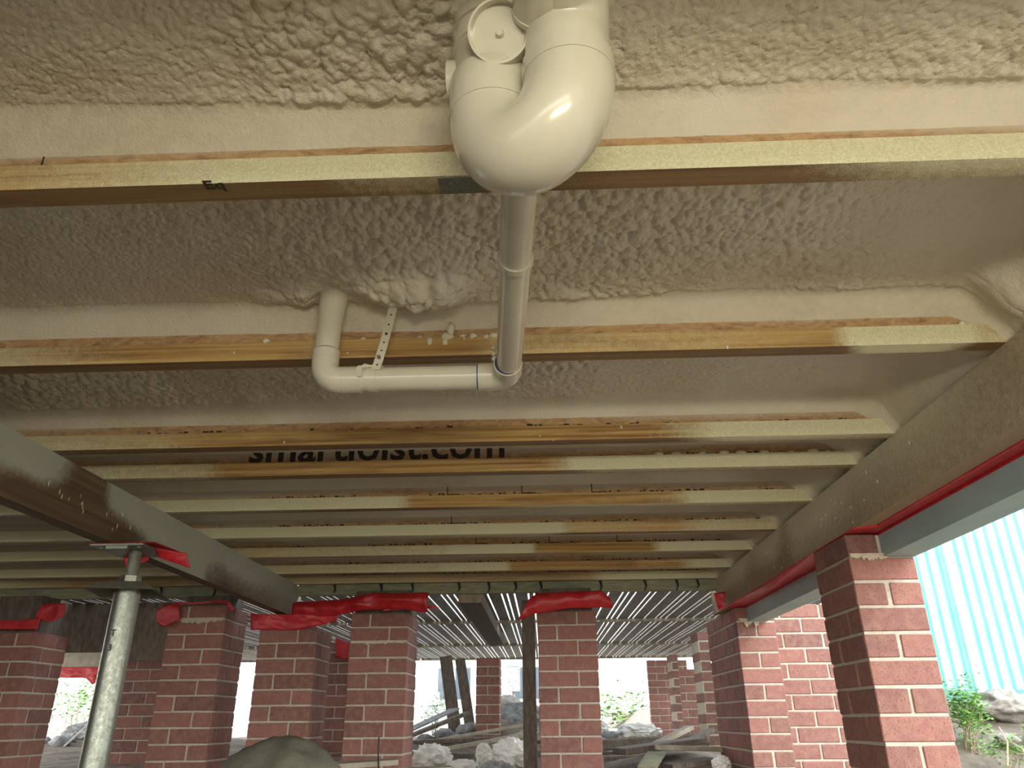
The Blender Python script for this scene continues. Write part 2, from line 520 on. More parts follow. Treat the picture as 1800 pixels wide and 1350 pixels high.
for i in range(len(JY)):
    ya = (JY[i - 1] + 0.0275) if i else -2.58
    yb = JY[i] + 0.0175
    big = {1: big0, 2: big1, 3: big2}.get(i, big_none)
    step = {1: 0.0028, 2: 0.0031, 3: 0.0042}.get(i, 0.012)
    if i == 0: step = 0.04
    segs = [(-1.75, 1.14, step)] if i in (1, 2, 3) else [(-1.75, 1.14, step)]
    y0 = ya if i != 1 else 0.52
    nx = int((1.14 + 1.75) / step); ny = max(6, int((yb - y0) / min(step, 0.008)))
    X, Y = np.meshgrid(np.linspace(-1.75, 1.14, nx), np.linspace(y0, yb, ny))
    base = 0.957 if i < 4 else 0.965
    Z = base - foam_height(X, Y, ya, yb, big)
    # foam runs down to the bearer at the right end of each bay
    Z = Z - 0.15 * np.clip((X - 1.0) / 0.125, 0, 1) ** 1.7 * (0.9 + 0.2 * fbm(X * 6, Y * 6, 66))
    if i == 2:   # heavy foam gobs packed round the riser and strap
        for gx, gy, ga, gs in ((-0.38, 1.50, 0.024, 0.06), (-0.28, 1.50, 0.042, 0.06), (-0.20, 1.48, 0.042, 0.07), (-0.56, 1.53, 0.030, 0.05), (-0.64, 1.54, 0.022, 0.05), (-0.33, 1.42, 0.02, 0.12), (1.07, 1.50, .05, .05)):
            Z = Z - ga * np.exp(-((X - gx) ** 2 + (Y - gy) ** 2) / (gs * gs)) * (0.7 + 0.5 * blobs(X * 30, Y * 30, 5))
    Z = np.maximum(Z, 0.803)
    me = grid_mesh('foam_bay', X, Y, Z - 1.06, MAT['foam'], flip=True)
    inst('foam_bay', me, (0, 0, 1.06), ceil)
    # the continuation past the left bearer
    nx2 = 90; ny2 = max(5, int((yb - ya) / 0.03))
    X, Y = np.meshgrid(np.linspace(-5.18, -1.74, nx2), np.linspace(ya, yb, ny2))
    Z = base - foam_height(X, Y, ya, yb, big_none)
    me = grid_mesh('foam_bay', X, Y, Z - 1.06, MAT['foam'], flip=True)
    inst('foam_bay', me, (0, 0, 1.06), ceil)

# ---------------------------------------------------------------- I-joists
def interp(x, pts):
    return np.interp(x, [p[0] for p in pts], [p[1] for p in pts])

def flange_mesh(name, y, side, under, x0, x1, org):
    xs = np.arange(x0, x1 + 1e-6, 0.02)
    rows = []        # (y, z, spray list, under flag)
    sp_s = interp(xs, side); sp_u = interp(xs, under)
    V = []; F = []; A = []; U = []
    def strip(pa, pb, sp, un, n=3):
        b = len(V)
        for j in range(n):
            t = j / (n - 1)
            for i, x in enumerate(xs):
                V.append((x - org[0], pa[0] + (pb[0] - pa[0]) * t - org[1], pa[1] + (pb[1] - pa[1]) * t - org[2]))
                A.append(sp[i] * (1.0 if not un else (1.0 - 0.35 * t))); U.append(un)
        nx = len(xs)
        for j in range(n - 1):
            for i in range(nx - 1):
                a = b + j * nx + i
                F.append((a, a + 1, a + nx + 1, a + nx))
    z0, z1 = JH, JH + FH
    strip((y, z1), (y, z0), sp_s, 0.0)                    # face toward the viewer
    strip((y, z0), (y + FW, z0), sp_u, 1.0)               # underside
    strip((y + FW, z0), (y + FW, z1), sp_s, 0.0, 2)
    strip((y + FW, z1), (y, z1), sp_s, 0.0, 2)
    b = len(V)
    V.extend([(x0 - org[0], y - org[1], z0 - org[2]), (x0 - org[0], y + FW - org[1], z0 - org[2]), (x0 - org[0], y + FW - org[1], z1 - org[2]), (x0 - org[0], y - org[1], z1 - org[2])])
    V.extend([(x1 - org[0], y - org[1], z0 - org[2]), (x1 - org[0], y + FW - org[1], z0 - org[2]), (x1 - org[0], y + FW - org[1], z1 - org[2]), (x1 - org[0], y - org[1], z1 - org[2])])
    A += [0.2] * 8; U += [0] * 8
    F += [(b, b + 3, b + 2, b + 1), (b + 4, b + 5, b + 6, b + 7)]
    me = mesh(name, V, F, MAT['flange'])
    a = me.attributes.new('spray', 'FLOAT', 'POINT'); a.data.foreach_set('value', np.array(A, np.float32))
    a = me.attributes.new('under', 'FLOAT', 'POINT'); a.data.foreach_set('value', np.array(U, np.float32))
    return me

ALT = [(-5, .7), (-4.2, .1), (-3.6, .9), (-3.0, .2), (-2.4, .8), (-1.9, .6)]
JSP = [
 ('cream-sprayed floor joist overhead behind the grey pipe trap, out of the top of the frame', [(-5, .6), (1.3, .6)], [(-5, .2), (1.3, .2)]),
 ('nearest floor joist, thick cream overspray on its edge, passing behind the pipe trap', [(-5, .4), (-.88, .30), (-.69, .42), (-.42, .62), (-.14, .9), (.13, .95), (1.3, 1)], [(-5, 0), (-.42, .0), (-.30, .34), (-.12, .42), (.1, .22), (.33, .12), (.45, .3), (.62, .55), (1.3, .6)]),
 ('second floor joist, golden bare edge, crossing right above the thin horizontal pipe', [(-5, .5), (-1.33, .45), (-.97, .2), (-.6, .18), (-.5, .35), (-.46, .02), (-.2, .05), (-.1, .33), (.42, .3), (.70, .2), (.80, .95), (.97, 1), (1.05, .45), (1.3, .3)], [(-5, .2), (-1.5, .15), (.4, .05), (.72, .1), (.80, .8), (.97, .75), (1.05, .2), (1.3, .1)]),
 ('third floor joist, dark-streaked yellow pine edge just beyond the thin pipe', [(-5, .5), (-1.74, .5), (-1.2, .35), (-.9, .08), (-.08, .02), (.3, .15), (.5, .45), (.7, .9), (1.0, .75), (1.3, .4)], [(-5, .3), (-1.2, .3), (-.9, .1), (.4, .2), (.6, .7), (1.3, .5)]),
 ('fourth floor joist, with large black lettering on its web', [(-5, .5), (-1.5, .5), (-1.2, .4), (-1.05, .05), (-.2, .02), (0, .2), (.1, .4), (.17, .95), (1.3, .95)], [(-5, .4), (-1.2, .45), (-.9, .1), (.1, .3), (.2, .5), (1.3, .4)]),
 ('fifth floor joist, cream edge at both ends and a red-brown streak in the middle', [(-5, .7), (-3, .3), (-1.49, .95), (-.65, .9), (-.5, .15), (.13, .05), (.55, .3), (.7, .85), (1.3, .85)], [(-5, .4), (-1.3, .5), (-.5, .1), (.0, .6), (1.3, .5)]),
 ('sixth floor joist, bright cream left half and bare right half', ALT + [(-1.63, 1), (.05, 1), (.13, .35), (.6, .25), (.8, .5), (1.3, .4)], [(-5, .5), (0, .6), (.2, .2), (1.3, .4)]),
 ('seventh floor joist, cream patch right of centre-left and brown centre', [(-5, .2), (-4.2, .9), (-3.4, .3), (-2.6, .9), (-1.67, .4), (-.5, .5), (-.42, .85), (-.08, .85), (.0, .15), (.55, .1), (.7, .8), (1.3, .7)], [(-5, .5), (1.3, .4)]),
 ('eighth floor joist, mostly brown with short cream stretches', [(-5, .8), (-4, .2), (-3.2, .9), (-2.3, .5), (-1.76, .5), (-.6, .5), (-.5, .9), (-.25, .9), (-.15, .15), (.8, .25), (.95, .7), (1.3, .6)], [(-5, .5), (1.3, .4)]),
 ('ninth and farthest floor joist, lying along the green-grey end beam', [(-5, .5), (-4, .8), (-3, .3), (-1.5, .4), (.3, .3), (.5, .85), (1.3, .8)], [(-5, .4), (1.3, .4)]),
]
def textmesh(txt, size, ext=0.0006):
    cu = bpy.data.curves.new('t', 'FONT'); cu.body = txt; cu.size = size; cu.extrude = ext; cu.resolution_u = 2; cu.offset = size * 0.018
    o = bpy.data.objects.new('t', cu); COL.objects.link(o)
    dg = bpy.context.evaluated_depsgraph_get()
    me = bpy.data.meshes.new_from_object(o.evaluated_get(dg))
    bpy.data.objects.remove(o)
    return me
JOISTS = []
for i, (y, (lab, side, under)) in enumerate(zip(JY, JSP)):
    if i == 0:
        pass
    org = (-1.8, y + FW / 2, JH)
    j = thing('floor_joist', lab, 'joist', org, 'floor joists under the sprayed floor')
    JOISTS.append(j)
    x0, x1 = -5.1, 1.34
    inst('bottom_flange', flange_mesh('bottom_flange', y, side, under, x0, x1, org), org, j)
    G().box(x0, x1, y + 0.0175, y + 0.0275, JH + FH, 1.012).mk('web', MAT['osb'], j)
    G().box(x0, x1, y, y + FW, 1.012, 1.059).mk('top_flange', MAT['ply'], j)

def ink_text(j, txt, size, x, y, z, under=False, sx=1.0):
    me = textmesh(txt, size)
    for v in me.vertices:
        a, b, c = v.co
        v.co = (a * sx, b, c) if under else (a * sx, c, b)
    me.materials.clear(); me.materials.append(MAT['ink'])
    return inst('printed_lettering', me, (x, y, z), j)
ink_text(JOISTS[4], 'smartjoist.com', 0.149, -1.05, JY[4] + 0.0166, 0.857, sx=1.05)
me_ = textmesh('Eq', 0.035)
for v in me_.vertices:
    a, b, c = v.co; v.co = (a, b * 0.8, c)
me_.materials.clear(); me_.materials.append(MAT['ink'])
me_.transform(Matrix.Rotation(math.pi, 4, 'X'))
inst('printed_lettering', me_, (-0.535, JY[1] + 0.012, JH - 0.0004), JOISTS[1])
# bracket-shaped stamps and rows of fine illegible print on the webs
def stamp(j, x, y, z, w, h, t=0.004):
    g = G().box(x, x + w, y - .0006, y, z, z + t).box(x, x + t, y - .0006, y, z, z + h)
    g.mk('stamp_mark', MAT['ink'], j)
stamp(JOISTS[1], -0.832, JY[1] + 0.0175, 0.857, 0.056, 0.045, .003)
for jj, x, w in ((5, -0.07, 0.06), (5, -0.38, .055), (5, .22, .055), (6, -0.42, 0.06), (7, -0.34, .06), (7, 0.05, 0.07), (7, 0.41, 0.07)):
    stamp(JOISTS[jj], x, JY[jj] + 0.0175, 0.856, w, 0.05)
for jj in range(3, 10):
    g = G(); x = -1.3 if jj != 4 else 0.1
    while x < 1.08:
        w = random.uniform(0.006, 0.02)
        if random.random() < 0.5 and math.sin(x * 9 + jj * 2) > -0.55:
            z = 0.854 + random.uniform(0, 0.003)
            g.box(x, x + w, JY[jj] + 0.0168, JY[jj] + 0.0175, z, z + random.uniform(0.002, 0.008))
        x += w + random.uniform(0.002, 0.012)
    o = g.mk('fine_print', MAT['ink'], JOISTS[jj]); o['kind'] = 'stuff'
# long dark slot where the near web meets its flange
G().box(-0.60, -0.33, JY[1] + 0.0155, JY[1] + 0.0175, JH + FH - 0.0005, JH + FH + 0.003).mk('stamp_mark', MAT['ink'], JOISTS[1])
# steel nail plate on the near joist beside the trap
np_ = G().box(-0.150, -0.085, JY[1] + 0.004, JY[1] + 0.041, JH - 0.0015, JH).mk('nail_plate', MAT['galv'], JOISTS[1])
G().tube([(-0.132, JY[1] + .02, JH - .0015), (-0.132, JY[1] + .02, JH - .006)], 0.0055, 14).mk('rivet', MAT['galv'], np_, smooth=False)

# foam drips and spatter on the second joist
def blob(name, c, r, mat, parent=None, seed=0, rough=0.25, sub=2, sq=(1, 1, 1), org=None, flat=None):
    bm = bmesh.new(); bmesh.ops.create_icosphere(bm, subdivisions=sub, radius=1.0)
    vs = []
    for v in bm.verts:
        n = mn.noise(v.co * 1.7 + Vector((seed * 7.3, seed * 3.1, seed))) + 0.5 * mn.noise(v.co * 4.1 + Vector((seed, seed * 2, 1)))
        p = v.co * (1 + rough * n)
        vs.append((c[0] + p.x * r * sq[0], c[1] + p.y * r * sq[1], c[2] + p.z * r * sq[2]))
    fs = [tuple(v.index for v in f.verts) for f in bm.faces]
    bm.free()
    return mk(name, vs, fs, mat, parent, org, smooth=True)
for i, (x, z, r, sz) in enumerate([(-.255, .842, .0075, 1.6), (-.212, .852, .015, .8), (-.218, .838, .007, 2.2), (-.205, .872, .008, 2.4), (-.15, .853, .009, .8), (-.10, .853, .012, .7), (-.118, .85, .009, .7), (-.088, .856, .008, .9), (-.175, .854, .007, .6), (-.28, .853, .006, .5), (-.075, .862, .006, 1.5), (-.42, .853, .006, .5), (-.66, .853, .010, .8), (1.02, .853, .008, 1)]):
    blob('foam_drip', (x, JY[2] + .003, z), r, MAT['foamblob'], JOISTS[2], seed=i, rough=0.5, sq=(1.1, .7, sz))
for i in range(16):
    x = -.02 + i * .075 + random.uniform(-.02, .02)
    if 0.42 < x:
        blob('foam_drip', (x, JY[4] + .006, JH + FH + .004), random.uniform(.005, .011), MAT['foamblob'], JOISTS[4], seed=i + 40, rough=.5, sq=(1.8, .8, .8))
for i in range(14):
    jx = random.choice((2, 3, 3, 4)); blob('foam_drip', (random.uniform(-1, 1), JY[jx] - .001, JH + random.uniform(.0, .07)), random.uniform(.002, .004), MAT['foamblob'], JOISTS[jx], seed=i + 80, sub=1, sq=(1, .6, 1.6))

# ================================================================ BEARERS
def bearer(label, xin, xout, y0, y1, z0, z1, spray, tint):
    org = ((xin + xout) / 2, (y0 + y1) / 2, z0)
    t = thing('bearer_beam', label, 'beam', org, None)
    ys = np.arange(y0, y1 + .001, .04); zs = np.linspace(z0, z1, 9)
    V = []; F = []; A = []; T = []
    def strip(fn, nr, sprf):
        b = len(V)
        for j in range(nr):
            for yy in ys:
                p = fn(j / (nr - 1), yy)
                V.append((p[0] - org[0], p[1] - org[1], p[2] - org[2])); A.append(sprf(yy, j / (nr - 1))); T.append(tint)
        n = len(ys)
        for j in range(nr - 1):
            for i in range(n - 1):
                a = b + j * n + i; F.append((a, a + 1, a + n + 1, a + n))
    strip(lambda s, y: (xin, y, z0 + (z1 - z0) * s), 9, spray)
    strip(lambda s, y: (xin + (xout - xin) * s, y, z0), 3, lambda y, s: 0.1)
    strip(lambda s, y: (xout, y, z0 + (z1 - z0) * s), 2, lambda y, s: 0.3)
    strip(lambda s, y: (xin + (xout - xin) * s, y, z1), 2, lambda y, s: 0.1)
    b = len(V)
    for yy in (ys[0], ys[-1]):
        for p in ((xin, z0), (xout, z0), (xout, z1), (xin, z1)):
            V.append((p[0] - org[0], yy - org[1], p[1] - org[2])); A.append(.25); T.append(tint)
    F.append((b, b + 1, b + 2, b + 3)); F.append((b + 4, b + 7, b + 6, b + 5))
    me = mesh('timber', V, F, MAT['bearer'])
    a = me.attributes.new('spray', 'FLOAT', 'POINT'); a.data.foreach_set('value', np.array(A, np.float32))
    a = me.attributes.new('tint', 'FLOAT', 'POINT'); a.data.foreach_set('value', np.array(T, np.float32))
    inst('timber', me, org, t)
    return t
def spl(y, s):
    top = interp(y, [(-1, .6), (1.9, .95), (2.2, 1.0), (2.33, .35), (2.42, .08), (2.54, .25), (2.62, .8), (2.75, 1.0), (3.4, 1.0), (3.55, .75), (3.65, .6), (3.75, .9), (4.0, .85), (4.3, .6), (5, .55)])
    lo = interp(y, [(-1, .3), (1.9, .2), (2.1, -.05), (2.7, -.15), (2.85, .1), (3.05, .8), (3.35, .95), (3.5, .3), (3.7, .2), (4.1, .3), (5, .35)])
    m = interp(s, [(0, .0), (.35, .25), (.62, .75), (1, 1)])
    return float(lo + (top - lo) * m)
def spr(y, s):
    top = interp(y, [(-1, .55), (1.6, .35), (2.0, .55), (2.6, .6), (2.9, .95), (3.2, .85), (3.4, .4), (3.6, .95), (4.0, .5), (4.2, .75), (4.6, .6), (5, .5)])
    lo = interp(y, [(-1, .4), (2.2, .32), (2.6, .28), (3.3, .30), (3.5, .12), (5, .15)])
    return float(lo + (top - lo) * interp(s, [(0, 0), (.4, .3), (1, 1)]))
BL = bearer('long bearer beam on the left, brown timber with patchy grey-green overspray, resting on the steel prop', -1.56, -1.62, -2.5, 4.95, .604, .80, spl, 0.0)
BR = bearer('long bearer beam on the right, tan dusty timber running over the two right-hand brick piers', 1.108, 1.17, -2.5, 5.05, .604, .80, spr, 0.8)
for i in range(46):     # pale spatter flecks
    if i < 30:
        y = random.uniform(1.7, 4.6); z = random.uniform(.62, .78)
        blob('foam_drip', (1.1075, y, z), random.uniform(.0018, .0042), MAT['foamblob'], BR, seed=i, sub=1, sq=(.5, .8, 1.7))
    else:
        y = random.uniform(2.2, 3.1); z = random.uniform(.64, .72)
        blob('foam_drip', (-1.5595, y, z), random.uniform(.002, .004), MAT['foamblob'], BL, seed=i, sub=1, sq=(.5, .6, 3.2))
# outer beam and the wall above it
t = thing('outer_beam', 'pale blue-grey box beam outside the right bearer, above the teal fence', 'beam', (1.275, 2, .518))
G().box(1.222, 1.332, -2.5, 4.90, .518, .604).mk('beam_body', MAT['beamgrey'], t)
G().box(1.218, 1.340, -2.5, 4.90, .596, .604).mk('flashing', MAT['red'], t)
props(G().box(1.20, 1.36, -2.6, 5.0, 1.09, 3.3).box(1.175, 1.345, -2.6, 5.0, .606, 1.09).mk('wall_right', MAT['render'], org=(1.3, 2, .606)), kind='structure')
props(G().box(-5.35, -5.2, -2.6, 4.6, -.6, 3.3).mk('light_block_left', MAT['darkwood'], org=(-5.3, 2, -.6)), kind='structure')  # unseen wall added to block light from the left, dark to limit bounce
props(G().box(-5.2, 1.20, 4.90, 5.0, 1.10, 3.3).mk('wall_back', MAT['render'], org=(-2, 4.95, 1.1)), kind='structure')
props(G().box(1.36, 2.15, -2.6, 5.0, 2.55, 2.62).mk('sky_blocker', MAT['render'], org=(1.75, 1.2, 2.55)), kind='structure')      # unseen overhang added to cut sky light on the outer brick faces
# green-grey end beam under the last joist
t = thing('end_beam', 'green-grey treated timber beam across the far end below the last joist', 'beam', (-1, 4.87, .735))
G().box(-5.15, -1.621, 4.845, 4.89, .735, .80).mk('timber', MAT['green'], t)
G().box(-1.556, 1.107, 4.845, 4.89, .735, .80).mk('timber', MAT['green'], t)
for x in (-2.75, -2.45, -2.1, -1.9, -1.32, -1.02, -0.82, -0.52, -0.33, -0.16, 0.0, 0.38, 0.66, 0.86, 0.99):
    o = G().tube([(x, 4.842, .80), (x + .008, 4.838, .765), (x - .004, 4.842, .748 - random.uniform(0, .02))], [.010, .006, .003], 8).mk('nail', MAT['nail'], t)

# ================================================================ BRICKWORK
BK = {}
def brick_mesh(w, d, h=.076):
    key = (round(w, 3), round(d, 3), random.randint(0, 2))
    if key in BK:
        return BK[key]
    bm = bmesh.new(); bmesh.ops.create_cube(bm, size=1.0)
    for v in bm.verts:
        v.co = Vector((v.co.x * w, v.co.y * d, v.co.z * h)) + Vector([random.uniform(-.0012, .0012) for _ in range(3)])
    bmesh.ops.bevel(bm, geom=bm.edges[:], offset=.0035, segments=1, affect='EDGES')
    me = bpy.data.meshes.new('brick'); bm.to_mesh(me); bm.free(); me.materials.append(MAT['brick'])
    BK[key] = me
    return me
def lay(parent, x0, x1, y0, y1, ztop):
    o = inst('brick', brick_mesh(x1 - x0, y1 - y0), ((x0 + x1) / 2 + random.uniform(-.0015, .0015), (y0 + y1) / 2 + random.uniform(-.001, .001), ztop - .038), parent)
    return o
CR = .086
def pier(label, x0, y0, ztop, kind='square', group='brick piers holding up the floor', zbot=None, n=1, flip=0, cx=None, xw=.35):
    x1 = x0 + (xw if kind == 'square' else .23)
    depth = .35 if kind == 'square' else .11 + .24 * n
    zb = g1((x0 + x1) / 2, y0 + depth / 2) - .06 if zbot is None else zbot
    t = thing('brick_pier', label, 'pier', ((x0 + x1) / 2, y0 + depth / 2, zb), group)
    nc = int(math.ceil((ztop - zb) / CR))
    e = .0045
    G().box(x0 + e, x1 - e, y0 + e, y0 + depth - e, zb, ztop - .004).mk('mortar', MAT['mortar'], t)
    for c in range(nc):
        zt = ztop - c * CR
        if kind == 'square':
            a = (c + flip) % 2
            s = .35
            rects = [(0, .23, 0, .11), (.24, .35, 0, .23), (.12, .35, .24, .35), (0, .11, .12, .35)]
            if a:
                rects = [(.35 - r[1], .35 - r[0], r[2], r[3]) for r in rects]
        else:
            a = (c + flip) % 2
            rects = []
            off = .12 if a == 0 else 0
            if a == 0: rects.append((0, .23, 0, .11))
            for k in range(n):
                rects += [(0, .11, off + .24 * k, off + .24 * k + .23), (.12, .23, off + .24 * k, off + .24 * k + .23)]
            if a: rects.append((0, .23, .24 * n, .24 * n + .11))
        for r in rects:
            lay(t, x0 + r[0], x0 + r[1], y0 + r[2], y0 + r[3], zt)
    return t
def brickwall(label, x0, x1, y, ztop, zb, group=None, flip=0, name='brick_wall', sphase=0.0):
    t = thing(name, label, 'wall', ((x0 + x1) / 2, y + .055, zb), group)
    G().box(x0 + .004, x1 - .004, y + .0045, y + .106, zb, ztop - .004).mk('mortar', MAT['mortar'], t)
    for c in range(int(math.ceil((ztop - zb) / CR))):
        zt = ztop - c * CR
        x = x0 - (.12 if (c + flip) % 2 else 0) - sphase
        while x < x1 - .02:
            a, b = max(x, x0), min(x + .23, x1)
            if b - a > .02:
                lay(t, a, b, y, y + .11, zt)
            x += .24
    return t
PZ = .594
pA = pier('brick pier left of centre, second from the middle pier, under a folded red membrane roll', -1.146, 4.65, .594, flip=1)
pC0 = pier('middle brick pier standing in the bright opening, red membrane cap on top', -.022, 4.65, .594, flip=0)
pB = pier('brick pier under the end of the left bearer, behind the olive canvas heap', -1.70, 4.65, .510, flip=0)
pC = pier('brick pier just right of the steel prop, loose mortar on its top course', -2.27, 4.65, .654, flip=1)
pD = pier('large brick pier at the left edge, left of the steel prop', -3.434, 4.65, .510, flip=0)
pN = pier('nearest brick pier on the right, its left side in deep shade', 1.102, 2.72, .604 - .003, 'deep', n=1, flip=1)
pP2 = pier('brick pier with a long shaded side, in front of the pink sunlit brick wall', 1.153, 4.65, .600, 'deep', n=3, flip=0)
brickwall('sunlit pinkish red brick wall between the two right-hand piers', 1.392, 2.25, 4.79, .631, -.52, flip=1, sphase=.05)
# half brick standing proud on the two right-hand piers and mortar smears
def smear(parent, x0, x1, y, z, h, seed):
    g = []; F = []; n = 22
    random.seed(seed)
    for i in range(n):
        x = x0 + (x1 - x0) * i / (n - 1)
        lo = z - h * random.uniform(.2, 1.0) * (math.sin(math.pi * i / (n - 1)) ** .5 + .15)
        g += [(x, y - .0105, z + .008), (x, y - .010, lo), (x, y + .004, lo - .002), (x, y + .004, z + .008)]
    for i in range(n - 1):
        a = i * 4
        for k in range(4):
            F.append((a + k, a + 4 + k, a + 4 + (k + 1) % 4, a + (k + 1) % 4))
    F += [(0, 1, 2, 3), ((n - 1) * 4 + 3, (n - 1) * 4 + 2, (n - 1) * 4 + 1, (n - 1) * 4)]
    return mk('mortar_smear', g, F, MAT['mortarblot'], parent)
smear(pN, 1.105, 1.24, 2.722, .601 - .078, .018, 3)
smear(pP2, 1.17, 1.30, 4.652, .600 - .070, .045, 4)
smear(pC, -2.26, -1.93, 4.652, .654 - .08, .028, 6)
smear(pA, -1.14, -.80, 4.652, .594 - .165, .014, 8)
# piers and walls beyond
pE = pier('shaded brick pier seen through the gap between the prop and the pier right of it', -3.39, 6.3, .56, group='brick piers beyond the end beam')
pF = pier('brick pier far back in the narrow gap left of the centre-left pier', -1.97, 6.7, .62, group='brick piers beyond the end beam')
pF2 = pier('smallest distant brick pier deep in the gap behind the centre-left pier', -2.98, 10.4, .66, group='brick piers beyond the end beam', zbot=-.3)
pG = pier('hazy brick pier beyond the end beam, between the leaning panels and the middle pier', -.65, 7.8, .56, 'deep', group='brick piers beyond the end beam')
pI = pier('far reddish brick pier glimpsed beside the steel prop', -5.35, 9.6, .60, group='brick piers beyond the end beam', zbot=-.3)
w1 = brickwall('brick wall segment far right beyond the end beam, nearer of two', 1.53, 2.6, 9.3, .52, -.3, flip=0)
w2 = brickwall('dim brick wall segment far right beyond the end beam, farther of two', 1.42, 1.95, 10.8, .72, -.3, flip=1)
def column(label, x0, x1, y0, y1, zt, zb):
    t = thing('pier_end', label, 'pier', ((x0 + x1) / 2, (y0 + y1) / 2, zb), 'narrow mortar-smeared pier ends')
    G().box(x0 + .004, x1 - .004, y0 + .004, y1, zb, zt - .004).mk('mortar', MAT['mortarblot'], t)
    for c in range(int((zt - zb) / CR) + 1):
        lay(t, x0 + (.012 if c % 2 else 0), x1, y0 + .002, y1, zt - c * CR)
    return t
column('narrow mortar-smeared brick pier end just left of the right-hand pier', 1.42, 1.52, 7.2, 7.55, .72, -.3)
column('narrow mortar-smeared brick pier end farther back, with a torn membrane scrap on top', 1.45, 1.53, 9.0, 9.3, .66, -.3)

# ================================================================ DECK BEYOND
deck = thing('timber_deck', 'slatted timber deck seen from below beyond the end beam, light through its gaps', 'deck', (-.8, 8, .80))
x = -6.2
wids = [.088, .030, .088, .088, .030, .040]
cache = {}
k = 0
while x < 2.15:
    w = wids[k % 6]; k += 1
    if w not in cache:
        g = G().box(-w / 2, w / 2, -1.03, 1.03, 0, .010)
        g2 = G().box(-w / 2, w / 2, -2.12, 2.12, 0, .010)
        cache[w] = (mesh('deck_board', g.v, g.f, MAT['deck']), mesh('deck_board', g2.v, g2.f, MAT['deck']))
    inst('deck_board', cache[w][0], (x + w / 2, 6.02, .812), deck)
    inst('deck_board', cache[w][1], (x + w / 2, 9.24, .812), deck)
    x += w + .011
for yy in (6.9, 9.2, 11.3):
    for xx0, xx1 in ((-6.2, -4.0), (-3.98, -1.75), (-1.73, .5), (.52, 2.2)):
        G().box(xx0, xx1, yy, yy + .04, .785, .811).mk('cross_joist', MAT['palewood'], deck)
t = thing('deck_beam', 'dark beam under the deck running back to the hazy brick pier', 'beam', (-.45, 6.3, .70))
G().box(-.54, -.39, 5.02, 8.1, .70, .784).mk('timber', MAT['darkwood'], t)
t = thing('deck_post', 'dark timber post close behind the left edge of the middle pier', 'post', (-.11, 5.45, -.4))
G().box(-.135, -.045, 5.40, 5.50, g1(-.1, 5.45) - .03, .765).mk('timber', MAT['darkwood'], t)
t = thing('dark_board', 'wide dark board under the deck, behind the steel prop', 'board', (-3.1, 5.6, .42))
G().box(-4.4, -3.02, 5.58, 5.62, .47, .81).mk('board_panel', MAT['darkwood'], t)
G().box(-3.0, -2.35, 5.50, 5.54, .40, .80).mk('board_panel', MAT['darkwood'], t)
props(G().box(-6.5, -3.2, 4.96, 5.02, .84, 1.1).mk('trim_1', MAT['darkwood'], org=(-5, 5, .84)), kind='structure')

# ================================================================ RED MEMBRANE SHEETS
def sheet(name, label, pts_top, pts_bot, th=.003, amp=.010, seed=1, n=40, m=10, fold=0.0, parent=None, cat='membrane'):
    """crumpled sheet between an upper and a lower polyline of 3D points"""
    def along(P, t):
        P = [Vector(p) for p in P]; t *= len(P) - 1; i = min(int(t), len(P) - 2)
        return P[i].lerp(P[i + 1], t - i)
    V = []; F = []
    for s in (0, 1):
        for j in range(m):
            for i in range(n):
                p = along(pts_top, i / (n - 1)).lerp(along(pts_bot, i / (n - 1)), j / (m - 1))
                q = Vector((p.x * 9, p.y * 9, p.z * 16)) + Vector((seed * 5.1, 0, 0))
                w = mn.noise(q) + .5 * mn.noise(q * 2.7)
                bulge = math.sin(math.pi * j / (m - 1)) * fold
                y = p.y + w * amp - bulge + s * th
                V.append((p.x, y, p.z + .35 * amp * mn.noise(q * 1.3 + Vector((3, 3, 3)))))
    N = n * m
    for j in range(m - 1):
        for i in range(n - 1):
            a = j * n + i
            F.append((a, a + 1, a + n + 1, a + n)); F.append((N + a, N + a + n, N + a + n + 1, N + a + 1))
    for i in range(n - 1):
        F.append((i, N + i, N + i + 1, i + 1)); b = (m - 1) * n + i
        F.append((b, b + 1, N + b + 1, N + b))
    for j in range(m - 1):
        a = j * n; F.append((a, a + n, N + a + n, N + a)); b = a + n - 1
        F.append((b, N + b, N + b + n, b + n))
    o = mk(name, V, F, MAT['red'], parent, smooth=True)
    if parent is None:
        props(o, label, cat, 'red membrane pieces on the piers')
    return o
# packers that the membranes wrap
def packer(label, x0, x1, y0, y1, z0, z1):
    t = thing('timber_packer', label, 'timber block', ((x0 + x1) / 2, (y0 + y1) / 2, z0))
    bevel(G().box(x0, x1, y0, y1, z0, z1).mk('block', MAT['darkwood'], t))
packer('timber packer under the end beam, wrapped by the long red membrane roll', -1.14, -.80, 4.70, 4.98, .594, .735)
packer('timber packer under the end beam on the middle pier, behind its red cap', -.01, .31, 4.70, 4.98, .594, .735)
packer('timber packer under the bearer end, behind the drooping red flap', -1.66, -1.45, 4.70, 4.98, .511, .604)
packer('dark timber block on the pier at the left edge', -3.40, -3.12, 4.70, 4.98, .511, .735)
packer('dark timber block on the pier right of the prop', -2.25, -1.95, 4.80, 4.98, .655, .735)

